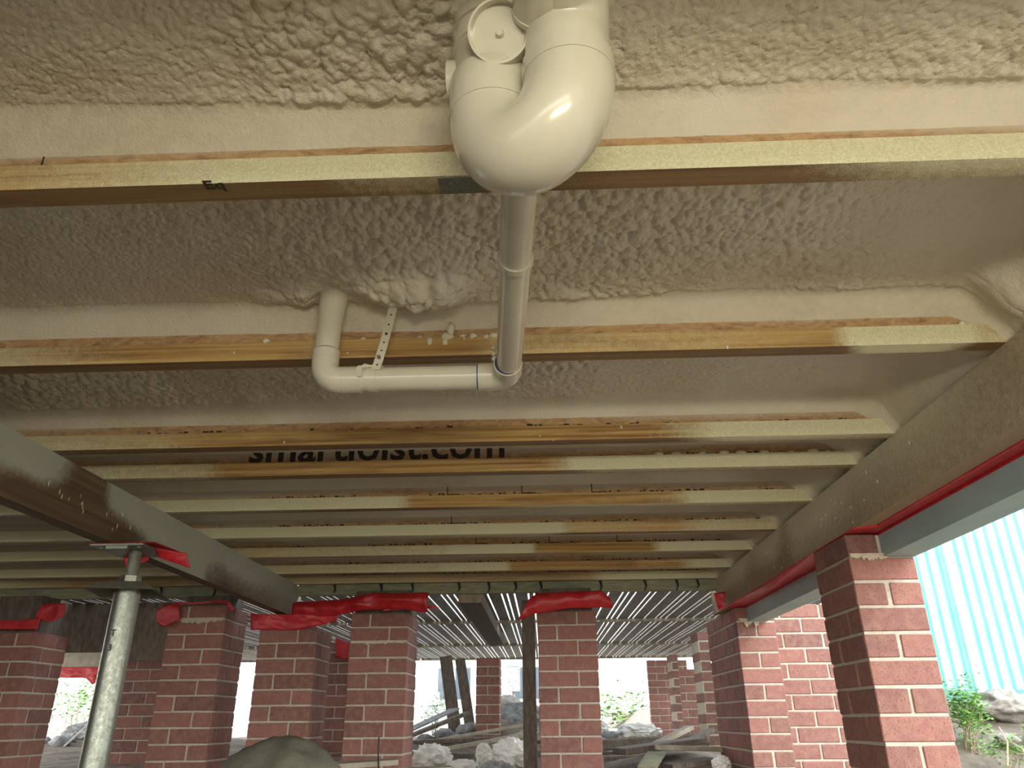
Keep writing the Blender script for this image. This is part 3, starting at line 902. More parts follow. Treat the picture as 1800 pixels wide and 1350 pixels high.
sheet('red_membrane', 'long crumpled bright red membrane roll over the pier left of centre', [(-1.50, 4.62, .66), (-1.2, 4.60, .675), (-1.05, 4.57, .70), (-.67, 4.56, .70)], [(-1.50, 4.62, .575), (-1.25, 4.60, .575), (-1.12, 4.58, .60), (-.9, 4.57, .615), (-.67, 4.56, .585)], amp=.022, seed=1, fold=.03)
sheet('red_membrane', 'thin red membrane edge sticking out under the long red roll', [(-.95, 4.60, .625), (-.64, 4.58, .625)], [(-.95, 4.60, .60), (-.60, 4.58, .612)], amp=.008, seed=12)
sheet('red_membrane', 'drooping dark red membrane flap speckled white over the pier under the left bearer', [(-1.76, 4.62, .60), (-1.6, 4.61, .59), (-1.22, 4.60, .59)], [(-1.74, 4.62, .505), (-1.45, 4.62, .500), (-1.30, 4.61, .53), (-1.22, 4.60, .55)], amp=.012, seed=2)
sheet('red_membrane', 'dull red membrane cap on the middle pier', [(-.07, 4.60, .66), (-.02, 4.59, .69), (.36, 4.58, .70), (.41, 4.60, .665)], [(-.14, 4.60, .535), (-.03, 4.59, .575), (.15, 4.60, .60), (.33, 4.60, .605), (.43, 4.60, .60)], amp=.010, seed=3, fold=.02)
sheet('red_membrane', 'bright red membrane loop curling off the top left of the pier right of the prop', [(-2.20, 4.60, .66), (-2.26, 4.57, .65), (-2.31, 4.56, .61)], [(-2.18, 4.60, .57), (-2.26, 4.57, .52), (-2.30, 4.56, .55)], amp=.012, seed=4, n=24)
sheet('red_membrane', 'thin pinkish membrane edge arching over the right corner of the pier right of the prop', [(-2.22, 4.60, .672), (-2.1, 4.60, .665), (-1.98, 4.60, .68), (-1.88, 4.58, .665), (-1.84, 4.58, .62)], [(-2.22, 4.60, .660), (-2.1, 4.60, .655), (-1.98, 4.60, .667), (-1.895, 4.58, .65), (-1.87, 4.58, .61)], amp=.006, seed=5)
sheet('red_membrane', 'flat red membrane lying on the pier at the left edge', [(-3.50, 4.60, .58), (-3.2, 4.60, .575), (-3.04, 4.60, .585)], [(-3.50, 4.60, .53), (-3.2, 4.60, .525), (-3.05, 4.60, .52)], amp=.010, seed=6)
sheet('red_membrane', 'upright bright red membrane tab beside the dark post at the left edge', [(-3.07, 4.62, .67), (-2.92, 4.62, .675)], [(-3.09, 4.62, .58), (-2.98, 4.62, .565), (-2.91, 4.62, .60)], amp=.012, seed=7, n=20)
sheet('red_membrane', 'small bright red tab at the far end of the right bearer', [(1.03, 4.60, .68), (1.10, 4.60, .685)], [(1.045, 4.60, .58), (1.09, 4.60, .60)], amp=.010, seed=8, n=16)
sheet('red_membrane', 'red membrane flap on the shaded pier behind the steel prop', [(-3.42, 6.26, .60), (-3.1, 6.26, .62)], [(-3.42, 6.26, .52), (-3.1, 6.26, .57)], amp=.015, seed=9)
sheet('red_membrane', 'distant red membrane strip hanging in the bright gap left of the prop', [(-4.95, 8.0, .53), (-4.45, 8.0, .53)], [(-4.95, 8.0, .43), (-4.66, 8.0, .42), (-4.58, 8.0, .36), (-4.45, 8.0, .44)], amp=.015, seed=10)
sheet('red_membrane', 'red membrane wedge hanging beside the narrow far pier in the gap left of centre', [(-1.77, 6.66, .66), (-1.62, 6.66, .60)], [(-1.75, 6.66, .50), (-1.64, 6.66, .47)], amp=.01, seed=15, n=16)
# strip under the right bearer, sagging between the two piers
V = []; F = []; n = 120
ysr = np.linspace(-.5, 4.75, n)
for i, y in enumerate(ysr):
    sag = 0.032 * math.exp(-((y - 3.75) / .35) ** 2)
    w = .004 * mn.noise(Vector((0, y * 6, 1)))
    lo = .598 - sag * 1.0 + w
    if abs(y - 2.9) < .26: lo = .6015
    if y > 4.6: lo = .598
    xl = 1.100 if y > 3.0 else (1.100 if y > 2.62 else 1.166)
    for (xx, zz) in ((xl + w * .3, .6035), (xl - sag * .3 + w * .3, (lo + .6035) / 2), (xl + .004, lo), (xl + .007, lo), (xl + .003 - sag * .3, (lo + .6035) / 2 + .001), (1.2165, .6035), (1.2165, .6045), (xl, .6045)):
        V.append((xx, y, zz if zz > .6 else zz))
for i in range(n - 1):
    for k in range(8):
        a = i * 8 + k; b = i * 8 + (k + 1) % 8
        F.append((a, b, b + 8, a + 8))
F.append(tuple(range(7, -1, -1))); F.append(tuple((n - 1) * 8 + k for k in range(8)))
props(mk('red_membrane', V, F, MAT['red'], smooth=False), 'long pink-red membrane strip sagging under the right bearer', 'membrane', 'red membrane pieces on the piers')

# ================================================================ STEEL PROP
px, py = -1.53, 2.78
gp = g1(px, py)
prop = thing('steel_prop', 'adjustable galvanised steel prop with square collar, holding up the left bearer', 'prop', (px, py, gp))
autosmooth(G().tube([(px, py, gp + .006), (px, py, .452)], .0455, 40).mk('outer_tube', MAT['galv'], prop))
autosmooth(G().tube([(px, py, .40), (px, py, .592)], .0215, 28).mk('threaded_rod', MAT['darksteel'], prop))
g = G()
for i in range(20):
    z = .490 + i * .005
    g.tube([(px, py, z), (px, py, z + .0025)], .0232, 24)
o = g.mk('thread', MAT['darksteel'], prop); o['kind'] = 'stuff'
bevel(G().tube([(px, py, .468), (px, py, .502)], .038, 6).mk('nut', MAT['galv'], prop), .002, 1)
bevel(G().box(px - .1, px + .1, gp and py - .1, py + .1, gp - .002, gp + .006).mk('base_plate', MAT['galv'], prop), .001, 1)
# collar: square plate with its rim folded down
def frus(c, a0, a1, z0, z1, rot, th=.004):
    vs = []
    for (a, z) in ((a0, z0), (a1, z1), (a1 - .006, z1 - th), (a0 - .006, z0)):
        for k in range(4):
            an = rot + math.pi / 4 + k * math.pi / 2
            vs.append((c[0] + a * math.cos(an), c[1] + a * math.sin(an), z))
    fs = []
    for r in range(3):
        for k in range(4):
            fs.append((r * 4 + k, r * 4 + (k + 1) % 4, (r + 1) * 4 + (k + 1) % 4, (r + 1) * 4 + k))
    for k in range(4):
        fs.append((12 + k, 12 + (k + 1) % 4, (k + 1) % 4, k))
    fs.append((4, 5, 6, 7)); fs.append((11, 10, 9, 8))
    return vs, fs
vs, fs = frus((px, py), .172, .085, .438, .474, math.radians(14))
mk('collar_plate', vs, fs, MAT['darksteel'], prop)
hx, hy = -1.545, 2.775
bevel(G().box(hx - .10, hx + .10, hy - .11, hy + .11, .592, .600).mk('head_plate', MAT['galv'], prop), .001, 1)
G().box(hx - .04, hx + .04, hy - .105, hy - .098, .582, .592).mk('weld_lug', MAT['galv'], prop)
for dx in (-.07, .07):
    G().tube([(hx + dx, hy - .08, .592), (hx + dx, hy - .08, .586)], .008, 12).mk('bolt', MAT['darksteel'], prop)
# hand-stamped characters on the tube
for s, zz in (('T', .285), ('3', .235)):
    me = textmesh(s, .030, .0004)
    for v in me.vertices:
        a, b, c = v.co
        an = (a - .008) / .046
        v.co = (math.sin(an) * (.0461 + c), -math.cos(an) * (.0461 + c), b)
    me.materials.clear(); me.materials.append(MAT['ink'])
    inst('stamped_mark', me, (px, py, zz - .0), prop)
sheet('red_membrane', 'red membrane scrap pinched above the steel prop head plate', [(-1.66, 2.66, .602), (-1.40, 2.66, .602)], [(-1.66, 2.89, .601), (-1.38, 2.89, .6005)], amp=.0, seed=21, n=16, th=.0)
mp = sheet('red_membrane', 'bright red membrane corner drooping right of the steel prop head plate', [(-1.45, 2.76, .602), (-1.345, 2.80, .590)], [(-1.45, 2.80, .575), (-1.33, 2.82, .535)], amp=.008, seed=22, n=14)
sheet('red_membrane', 'small red membrane tip hanging left of the steel prop rod', [(-1.63, 2.88, .592), (-1.53, 2.88, .592)], [(-1.615, 2.88, .553), (-1.53, 2.88, .578)], amp=.004, seed=23, n=12)

# ================================================================ PIPES
def arc(c, a, b, r, t0, t1, n=14):
    """points c + r*(a cos t + b sin t)"""
    a, b, c = Vector(a), Vector(b), Vector(c)
    return [c + (a * math.cos(t0 + (t1 - t0) * i / n) + b * math.sin(t0 + (t1 - t0) * i / n)) * r for i in range(n + 1)]
def ring(parent, p, d, r, w=.002, mat='pvc', name='seam_ring', n=40):
    d = Vector(d).normalized(); p = Vector(p)
    return autosmooth(G().tube([p - d * w / 2, p + d * w / 2], r, n).mk(name, MAT[mat], parent))
# --- big trap
L_ = Vector((-.050, .785, 0)); R2 = Vector((.052, .722, 0)); zc = .752
mid = (L_ + R2) / 2; ax = (R2 - L_).normalized(); hr = (R2 - L_).length / 2
trap = thing('pipe_trap', 'big glossy cream plastic U-shaped drain trap hanging from the ceiling in front', 'pipe', (mid.x, mid.y, .95))
TR = .0565
up_ = Vector((0, 0, 1))
ub = [mid + ax * hr * math.cos(t) * -1 + up_ * (zc - .076 * math.sin(t)) for t in np.linspace(0, math.pi, 30)]
ub = [L_ + up_ * (zc + .035)] + ub + [R2 + up_ * (zc + .02)]
rad = [TR + .003] * len(ub)
autosmooth(G().tube(ub, rad, 64).mk('u_bend', MAT['pvc'], trap), 60)
autosmooth(G().tube([L_ + up_ * (zc + .03), L_ + up_ * 1.03], TR - .0005, 56).mk('left_leg', MAT['pvc'], trap))
autosmooth(G().tube([L_ + up_ * (zc + .0), L_ + up_ * (zc + .062)], TR + .0045, 56).mk('socket', MAT['pvc'], trap))
autosmooth(G().tube([L_ + up_ * (zc + .118), L_ + up_ * (zc + .15)], TR + .003, 56).mk('socket', MAT['pvc'], trap))
autosmooth(G().tube([L_ + up_ * (zc + .155), L_ + up_ * (zc + .175)], TR + .004, 56).mk('socket', MAT['pvc'], trap))
# right leg turns toward the viewer overhead
rl = [R2 + up_ * (zc + .01), R2 + up_ * (zc + .045)]
ec = R2 + Vector((0, -.062, zc + .062))
rl2 = [ec + Vector((0, .062 * math.cos(t), .062 * math.sin(t))) for t in np.linspace(0, math.pi / 2, 12)]
autosmooth(G().tube(rl + rl2, TR + .0005, 56).mk('inlet_elbow', MAT['pvc'], trap), 60)
autosmooth(G().tube([R2 + up_ * (zc + .00), R2 + up_ * (zc + .026)], TR + .0045, 56).mk('socket', MAT['pvc'], trap))
yi = ec.y
autosmooth(G().tube([(R2.x - .004, yi + .012, ec.z + .062), (R2.x - .004, yi - .10, ec.z + .062)], TR + .002, 56).mk('socket', MAT['pvc'], trap))
autosmooth(G().tube([(.024, .702, .862), (.024, .694, .862), (.024, .694, .862), (.024, -.7, .872)], [.0450, .0455, .0435, .0435], 56).mk('inlet_pipe', MAT['pvc'], trap))
# clean-out boss with cap on the left leg
cdir = Vector((-.12, -.80, -.52)).normalized()
cb = L_ + Vector((.024, 0, .882)); 
autosmooth(G().tube([cb, cb + cdir * .075], .041, 40).mk('cleanout_boss', MAT['pvc'], trap))
def lathe(c, ax, prof, n=40):
    ax = Vector(ax).normalized(); u = ax.cross(Vector((1, 0, 0))).normalized(); w = ax.cross(u)
    V = []; F = []
    for r, h in prof:
        for j in range(n):
            an = 2 * math.pi * j / n
            V.append(c + ax * h + (u * math.cos(an) + w * math.sin(an)) * r)
    for i in range(len(prof) - 1):
        for j in range(n):
            q = (j + 1) % n; F.append((i * n + j, i * n + q, (i + 1) * n + q, (i + 1) * n + j))
    F.append(tuple((len(prof) - 1) * n + j for j in range(n)))
    return V, F
vv, ff = lathe(cb, cdir, [(.0425, .066), (.0430, .090), (.0415, .100), (.0385, .100), (.0375, .086), (.012, .0855), (.001, .0855)])
cap = autosmooth(mk('cleanout_cap', vv, ff, MAT['pvc'], trap))
autosmooth(G().tube([cb + cdir * .085, cb + cdir * .093], [.0065, .004], 16).mk('cap_pip', MAT['pvc'], cap))
# side branch socket
autosmooth(G().tube([(L_.x - .03, L_.y + .01, .835), (L_.x - .066, L_.y + .01, .835)], .031, 36).mk('side_socket', MAT['galv'] if 0 else MAT['pvc'], trap))
G().box(R2.x + .035, R2.x + .0385, R2.y - .0435, R2.y - .0395, .742, .748).mk('ink_mark', MAT['ink'], trap)
# --- 50 mm waste line
PR = .0275
pz = .714
pipe = thing('waste_pipe', 'thin cream waste pipe running back from the trap, then left and up into the foam', 'pipe', (-.06, 1.5, .75))
A0 = Vector((-.010, .78, pz + .002)); A1 = Vector((-.060, 1.500, pz))
autosmooth(G().tube([A0, A1 + Vector((0, .01, 0))], PR, 40).mk('long_pipe', MAT['pvc'], pipe))
d1 = (A1 - A0).normalized()
clp = A0.lerp(A1, .40)
ring(pipe, clp, d1, PR + .0035, .014, name='pipe_clip')
er = .040
e = [A1 + Vector((0, -.028, 0)), A1 + Vector((0, .0, 0))] + [Vector((A1.x - er, A1.y, pz)) + Vector((er * math.cos(t), er * math.sin(t), 0)) for t in np.linspace(.15, math.pi / 2 - .1, 9)] + [Vector((A1.x - er, A1.y + er, pz)), Vector((A1.x - er - .030, A1.y + er, pz))]
autosmooth(G().tube(e, PR + .0035, 40).mk('corner_elbow', MAT['pvc'], pipe), 60)
ring(pipe, A1 + Vector((0, -.029, 0)), (0, 1, 0), PR + .0042, .003, name='socket_lip')
ring(pipe, A1 + Vector((0, -.0315, 0)), (0, 1, 0), PR + .0012, .003, 'blueink', 'primer_ring')
hy_ = A1.y + er
xh0, xh1 = A1.x - er - .025, -.425
autosmooth(G().tube([(xh0 + .01, hy_, pz), (xh1 - .01, hy_, pz)], PR, 40).mk('cross_pipe', MAT['pvc'], pipe))
ring(pipe, (xh0 - .006, hy_, pz), (1, 0, 0), PR + .0010, .003, 'blueink', 'primer_ring')
rx = -.487
e2 = [Vector((xh1 + .025, hy_, pz)), Vector((rx + er, hy_, pz))] + [Vector((rx + er, hy_, pz + er)) + Vector((-er * math.sin(t), 0, -er * math.cos(t))) for t in np.linspace(.15, math.pi / 2 - .1, 9)] + [Vector((rx, hy_, pz + er)), Vector((rx, hy_, pz + er + .034))]
autosmooth(G().tube(e2, PR + .0035, 40).mk('riser_elbow', MAT['pvc'], pipe), 60)
ring(pipe, (xh1 + .022, hy_, pz), (1, 0, 0), PR + .0012, .005, 'blueink', 'primer_ring')
ring(pipe, (xh1 - .012, hy_, pz), (1, 0, 0), PR + .0042, .003, name='socket_lip')
ring(pipe, (rx, hy_, pz + er + .010), (0, 0, 1), PR + .0042, .002, name='socket_lip')
ring(pipe, (rx, hy_, pz + er + .0355), (0, 0, 1), PR + .0008, .003, 'blueink', 'primer_ring')
g = G().tube([(rx, hy_, pz + er + .02), (rx, hy_, .86), (rx + .004, hy_ - .002, .93), (rx + .01, hy_ - .006, 1.0)], [PR, PR + .001, PR + .006, PR + .016], 36)
o = autosmooth(g.mk('riser', MAT['pvc'], pipe))
for i, (x, r) in enumerate([(-.40, .008), (-.388, .010), (-.372, .009), (-.36, .006), (-.06, .005)]):
    blob('foam_drip', (x, hy_ + .002, pz + PR + .004), r, MAT['foamblob'], pipe, seed=i, rough=.5, sq=(1.5, 1.4, .7))
for i, z in enumerate((.748, .738, .728)):
    blob('foam_drip', (A1.x - PR - .003, A1.y - .035 + i * .006, z), .006, MAT['foamblob'], pipe, seed=i + 9, rough=.5)
G().box(-.405, -.392, hy_ - PR - .0052, hy_ - PR - .001, pz - .006, pz + .018).mk('moulded_tab', MAT['pvc'], pipe)
# --- hanging strap
strap = thing('hanging_strap', 'white perforated plastic strap looped round the thin horizontal pipe', 'strap', (-.35, hy_, .75))
ring(strap, (-.372, hy_, pz), (1, 0, 0), PR + .0022, .020, name='strap_loop')
P0, P1, P2 = Vector((-.362, hy_ - .028, pz + .012)), Vector((-.345, hy_ - .022, .80)), Vector((-.325, hy_ - .016, .955))
V = []; F = []; n = 26
for i in range(n):
    t = i / (n - 1)
    p = P0 * (1 - t) ** 2 + P1 * 2 * t * (1 - t) + P2 * t * t
    wv = .0095 + .0012 * abs(math.sin(t * n * 1.2))
    for dx, dy in ((-wv, 0), (wv, 0), (wv, .002), (-wv, .002)):
        V.append((p.x + dx, p.y + dy, p.z))
for i in range(n - 1):
    for k in range(4):
        a = i * 4 + k; b = i * 4 + (k + 1) % 4; F.append((a, b, b + 4, a + 4))
F += [(3, 2, 1, 0), tuple((n - 1) * 4 + k for k in range(4))]
mk('strap_band', V, F, MAT['pvc'], strap)
for i in range(9):
    t = .08 + i * .105
    p = P0 * (1 - t) ** 2 + P1 * 2 * t * (1 - t) + P2 * t * t
    G().tube([(p.x, p.y + .0005, p.z), (p.x, p.y - .0006, p.z)], .0022 + (.0012 if i % 3 == 1 else 0), 12).mk('strap_hole', MAT['ink'], strap)
t = .2; p = P0 * (1 - t) ** 2 + P1 * 2 * t * (1 - t) + P2 * t * t
autosmooth(G().tube([(p.x - .002, p.y, p.z), (p.x - .002, p.y - .006, p.z)], [.005, .003], 14).mk('screw', MAT['galv'], strap))

# ================================================================ FENCE, BANK, PLANTS (right)
fence = thing('steel_fence', 'sunlit teal ribbed sheet steel fence behind the right-hand pier', 'fence', (4.2, 6.0, .1))
pitch = .088
def rib_panel(x0, n, y0):
    V = []; F = []
    prof = [(0, 0), (.030, 0), (.036, .030), (.064, .030), (.070, 0), (.088, 0)]
    xs = []
    for i in range(n):
        for a, b in prof[:-1]:
            xs.append((x0 + i * pitch + a, y0 + b))
    xs.append((x0 + n * pitch, y0))
    for z in (.17, 2.0):
        for x, y in xs: V.append((x, y, z))
    for z in (2.0, .17):
        for x, y in xs: V.append((x, y + .002, z))
    m = len(xs)
    for i in range(m - 1):
        F.append((i, i + 1, m + i + 1, m + i)); F.append((2 * m + i, 2 * m + i + 1, 3 * m + i + 1, 3 * m + i))
    return V, F
xx = 2.36
for k, n in enumerate((9, 9, 9, 9, 9)):
    V, F = rib_panel(xx, n, 6.0)
    mk('ribbed_sheet', V, F, MAT['teal'], fence)
    xx += n * pitch
    G().box(xx - .002, xx + .060, 5.965, 6.03, -.2, 2.05).mk('fence_post', MAT['teal'], fence)
    xx += .058
G().box(2.36, xx, 5.972, 6.03, .105, .172).mk('bottom_rail', MAT['tealdark'], fence)
G().box(2.36, xx, 5.972, 6.03, 1.99, 2.05).mk('top_rail', MAT['tealdark'], fence)

def rock(label, c, r, mat='rock', sq=(1, 1, 1), seed=0, group=None, sub=3, rough=.42, name='stone', cat='stone'):
    o = blob(name, c, r, MAT[mat], None, seed=seed, rough=rough, sub=sub, sq=sq, org=(c[0], c[1], c[2] - r * sq[2] * .8))
    bm = bmesh.new(); bm.from_mesh(o.data)
    for v in bm.verts:
        v.co += v.co.normalized() * r * .12 * mn.noise(v.co * (9 / max(r, .05) * .25) + Vector((seed, 1, 2)))
    bm.to_mesh(o.data); bm.free()
    return props(o, label, cat, group)
rock('large pale rough boulder under the fence at the right edge', (3.10, 5.62, .06), .15, sq=(1.3, .8, .6), seed=3, sub=4)
rock('brown rough boulder low at the right edge below the pale one', (3.16, 5.25, -.16), .15, sq=(1.0, .8, .9), seed=5, sub=4)
rock('small broken stone between the bush and the brown boulder', (2.88, 5.25, -.14), .06, sq=(1.2, 1, .6), seed=8)
rock('flat grey stone at the foot of the bank beside the near pier', (2.98, 4.75, -.20), .06, sq=(1.4, 1, .5), seed=9)

def leafy(label, c, rx, ry, rz, n, size, seed, stems=6, name='leafy_bush', cat='bush', low=None):
    rs = np.random.RandomState(seed)
    base = (c[0], c[1], low if low is not None else c[2] - rz)
    t = thing(name, label, cat, base)
    V = []; F = []
    cl = rs.normal(size=(max(6, n // 26), 3)); cl /= np.linalg.norm(cl, axis=1)[:, None]
    cl *= rs.uniform(.35, 1, (len(cl), 1))
    for i in range(n):
        q = cl[rs.randint(len(cl))] + rs.normal(size=3) * .17
        p = np.array(c) + q * np.array([rx, ry, rz])
        a = rs.uniform(0, 2 * math.pi); tl = rs.uniform(-.9, .9)
        u = np.array([math.cos(a), math.sin(a), math.sin(tl) * .6]); u /= np.linalg.norm(u)
        v = np.cross(u, [0, 0, 1]); v /= np.linalg.norm(v)
        w = np.cross(u, v)
        s = size * rs.uniform(.6, 1.3)
        b = len(V)
        V += [tuple(p), tuple(p + u * s * .5 + v * s * .33 + w * s * .1), tuple(p + u * s), tuple(p + u * s * .5 - v * s * .33 + w * s * .1)]
        F += [(b, b + 1, b + 2), (b, b + 2, b + 3)]
    o = mk('foliage', V, F, MAT['leaf'], t); o['kind'] = 'stuff'
    for i in range(stems):
        q = cl[rs.randint(len(cl))]
        p = Vector(np.array(c) + q * np.array([rx, ry, rz]) * .8)
        b0 = Vector(base) + Vector((rs.uniform(-.3, .3) * rx, rs.uniform(-.3, .3) * ry, -.02))
        m_ = b0.lerp(p, .5) + Vector((rs.uniform(-.2, .2) * rx, 0, .1 * rz))
        G().tube([b0, m_, p], [size * .12, size * .09, size * .04], 6).mk('stem', MAT['stem'], t)
    return t
leafy('bright green leafy bush between the near pier and the boulders, below the fence', (2.66, 5.25, .04), .15, .12, .19, 1100, .032, 3, 10, low=-.20)
leafy('small weed sprouting in front of the brown boulder', (2.84, 4.90, -.08), .07, .04, .05, 200, .026, 5, 4, name='weed', cat='weed', low=-.18)
leafy('tall thin sprig standing against the fence bottom', (2.93, 5.6, .20), .07, .05, .12, 60, .024, 6, 4, name='weed', cat='weed', low=-.02)
leafy('low weed at the foot of the bank in the bottom right corner', (2.70, 4.95, -.18), .16, .08, .08, 420, .024, 7, 6, name='weed', cat='weed', low=-.28)
# dry twigs
for i, lab in enumerate(('pale dry twig leaning on the bank beside the green bush', 'curved dry twig in the bottom right corner', 'thin dry twig lying below the fence')):
    a = Vector((2.60 + i * .12, 4.80, -.26)); b = a + Vector((.06 - .09 * i, .1, .20 - .07 * i))
    props(G().tube([a, a.lerp(b, .5) + Vector((.03, 0, .02)), b], [.006, .005, .003], 6).mk('twig', MAT['stem']), lab, 'twig')

# ================================================================ DEBRIS UNDER THE DECK
def plank(label, a, b, w, th, mat='darkwood', roll=0.0, group=None, name='timber_offcut', cat='timber'):
    a, b = Vector(a), Vector(b); d = (b - a).normalized()
    s = d.cross(Vector((0, 0, 1))).normalized(); n = s.cross(d)
    s2 = s * math.cos(roll) + n * math.sin(roll); n2 = -s * math.sin(roll) + n * math.cos(roll)
    vs = []
    for p in (a, b):
        for i, j in ((-1, -1), (1, -1), (1, 1), (-1, 1)):
            vs.append(p + s2 * w / 2 * i + n2 * th / 2 * j)
    fs = [(0, 3, 2, 1), (4, 5, 6, 7), (0, 1, 5, 4), (1, 2, 6, 5), (2, 3, 7, 6), (3, 0, 4, 7)]
    o = mk(name, vs, fs, MAT[mat]); bevel(o, min(w, th) * .12, 1)
    return props(o, label, cat, group)
plank('long pale timber slanting low across the debris behind the pier left of centre', (-.75, 6.35, -.20), (-.10, 6.5, -.10), .05, .03, 'palewood')
plank('second pale timber slanting just above the first across the debris', (-.95, 7.1, -.16), (-.15, 7.3, -.04), .05, .025, 'palewood')
plank('broad dark board lying flat in the middle of the debris', (-1.05, 6.8, -.16), (-.35, 6.75, -.14), .30, .03)
plank('dark board tilted up to the left in the debris', (-1.35, 7.3, -.18), (-.70, 7.5, .06), .20, .03)
plank('blue-grey corrugated offcut tilted up to the left behind the debris', (-1.30, 7.6, -.10), (-.85, 7.8, .10), .30, .015, 'rubble')
plank('wide dark board near the front right of the debris', (.50, 5.6, -.20), (1.08, 5.75, -.14), .25, .04)
plank('pale-edged board crossing the right-hand debris', (.72, 5.4, -.17), (1.28, 5.45, -.19), .05, .03, 'palewood')
plank('short board propped at an angle in the right-hand debris', (.72, 5.9, -.20), (1.08, 6.1, -.06), .09, .03, 'palewood')
plank('dark sheet lying at the bottom right of the debris', (.75, 5.2, -.27), (1.05, 5.25, -.24), .26, .03)
plank('small greenish board at the bottom of the right-hand debris', (.62, 5.1, -.27), (.72, 5.35, -.20), .12, .02, 'green')
plank('dark beam lying across the far right debris', (.35, 6.75, -.20), (1.35, 6.85, -.15), .10, .08)
plank('grey horizontal plank low in the bright gap left of the prop', (-4.95, 7.4, -.27), (-4.2, 7.4, -.27), .10, .04, 'palewood')
plank('dark timber on the ground below the bright gap left of the prop', (-4.6, 6.9, -.32), (-3.9, 6.9, -.32), .14, .08)
plank('thin white stick slanting in the bright gap left of the prop', (-4.55, 7.6, -.24), (-4.38, 7.7, -.02), .03, .015, 'plastic')
plank('pale slab lying right of the olive canvas heap', (-.92, 3.25, -.165), (-.60, 3.35, -.150), .16, .02, 'palewood', cat='board')
plank('long thin pale board under the pale slab', (-.75, 3.5, -.20), (-.40, 3.6, -.19), .16, .02, 'palewood', cat='board')
props(G().tube([(-.66, 3.28, -.06), (-.655, 3.26, -.12), (-.64, 3.22, -.19)], .003, 6).mk('wire', MAT['nail']), 'thin dark wire standing up from the pale slab', 'wire')

def lump(label, c, r, sq, seed, mat='plastic', name='plastic_sheet', cat='plastic sheet', rough=.9):
    bm = bmesh.new(); bmesh.ops.create_icosphere(bm, subdivisions=4, radius=1.0)
    vs = []
    for v in bm.verts:
        q = v.co * 1.9 + Vector((seed * 3.7, seed, 0))
        n = 1 - abs(mn.noise(q)) * 2.2
        n2 = 1 - abs(mn.noise(q * 2.3)) * 2
        p = v.co * (1 + rough * (.35 * (n - .5) + .15 * n2))
        vs.append((c[0] + p.x * r * sq[0], c[1] + p.y * r * sq[1], c[2] + p.z * r * sq[2]))
    fs = [tuple(v.index for v in f.verts) for f in bm.faces]; bm.free()
    return props(mk(name, vs, fs, MAT[mat], smooth=False), label, cat)
lump('crumpled white plastic at the bottom, front left in the bright opening', (-.82, 6.0, -.25), .11, (1.2, .9, .8), 1)
lump('crumpled white plastic sheet with a trailing tail in the bright opening', (-.56, 5.75, -.31), .09, (1.5, .9, .6), 2)
lump('rounded white plastic bundle left of the middle pier', (-.24, 5.95, -.22), .10, (1.3, .9, .9), 3)
lump('smaller white plastic wad left of the rounded bundle', (-.42, 5.75, -.22), .05, (1, .9, 1.3), 4)
lump('grey plastic heap at the very bottom in front of the middle gap', (-.33, 5.6, -.33), .10, (1.2, .9, .7), 5, 'rubble')
lump('pale plastic scrap at the bottom edge beside the pier left of centre', (-.92, 5.3, -.29), .06, (.8, .8, 1.3), 6)
lump('pale rubble heap seen in the narrow bright gap under the left bearer end', (-2.35, 7.6, -.16), .20, (1.3, .9, .6), 14, 'rubble', 'rubble_heap', 'rubble', .8)
lump('dark dirt mound low between the two piers under the left bearer', (-1.95, 6.2, -.28), .22, (1.5, .9, .5), 15, 'soil', 'dirt_mound', 'dirt', .6)
lump('torn plastic draped over the far right debris', (.88, 7.6, -.11), .13, (1.4, .8, .5), 7)
lump('small white block lying on the far debris right of the middle pier', (.60, 8.5, -.10), .06, (1, 1, 1.2), 8)
lump('pale rag beside the board ends at the bottom right debris', (1.05, 5.0, -.25), .05, (1, 1, .8), 9)
lump('pale broken rubble heap seen left of the prop', (-4.75, 8.6, -.14), .28, (1.3, .9, .55), 10, 'rubble', 'rubble_heap', 'rubble')
lump('grey mound of broken concrete left of the middle pier', (-.28, 9.0, -.02), .24, (1.3, .8, .75), 11, 'rubble', 'rubble_heap', 'rubble', .7)
lump('white crumpled sheet crowning the grey mound', (-.42, 9.4, .12), .14, (1.1, .8, .9), 12)
tarp = lump('olive canvas covered heap at the bottom between the piers', (-.84, 2.62, -.25), .19, (1.15, .9, 1.05), 13, 'tarp', 'canvas_heap', 'canvas', .22)
tarp.data.shade_smooth()
random.seed(5)
spots = [(-1.15, 8.0), (-1.0, 8.3), (-.9, 7.9), (-.75, 8.2), (-.6, 8.5), (-.2, 7.7), (-.12, 8.1), (.5, 7.6), (.65, 8.0), (.8, 8.4), (.95, 8.1), (1.15, 8.6), (1.3, 8.2), (.55, 8.9), (-2.0, 6.6), (-2.1, 7.2), (-1.95, 7.8), (-4.9, 7.9), (-4.7, 8.0), (-4.45, 8.1), (-4.6, 7.7)]
for i, (x, y) in enumerate(spots):
    z = g1(x, y); r = random.uniform(.05, .10)
    rock('grey rubble stone lying in the debris under the far deck', (x, y, z + r * .3), r, 'rubble', (1.2, 1, .7), i + 20, 'rubble stones under the deck', 2, .6, 'rubble_stone')
for i, (x, y) in enumerate([(-1.4, 6.3), (-.2, 6.5), (.4, 6.1), (.3, 7.2), (1.0, 6.2), (.55, 6.9), (-.55, 7.3), (.9, 7.0), (-1.2, 6.9)]):
    a = random.uniform(0, 3); z = g1(x, y) + .03
    plank('broken dark timber offcut lying loose in the debris under the far deck', (x, y, z), (x + .4 * math.cos(a), y + .4 * math.sin(a), z + random.uniform(.0, .1)), .07, .03, 'darkwood', 0, 'loose dark offcuts under the deck')

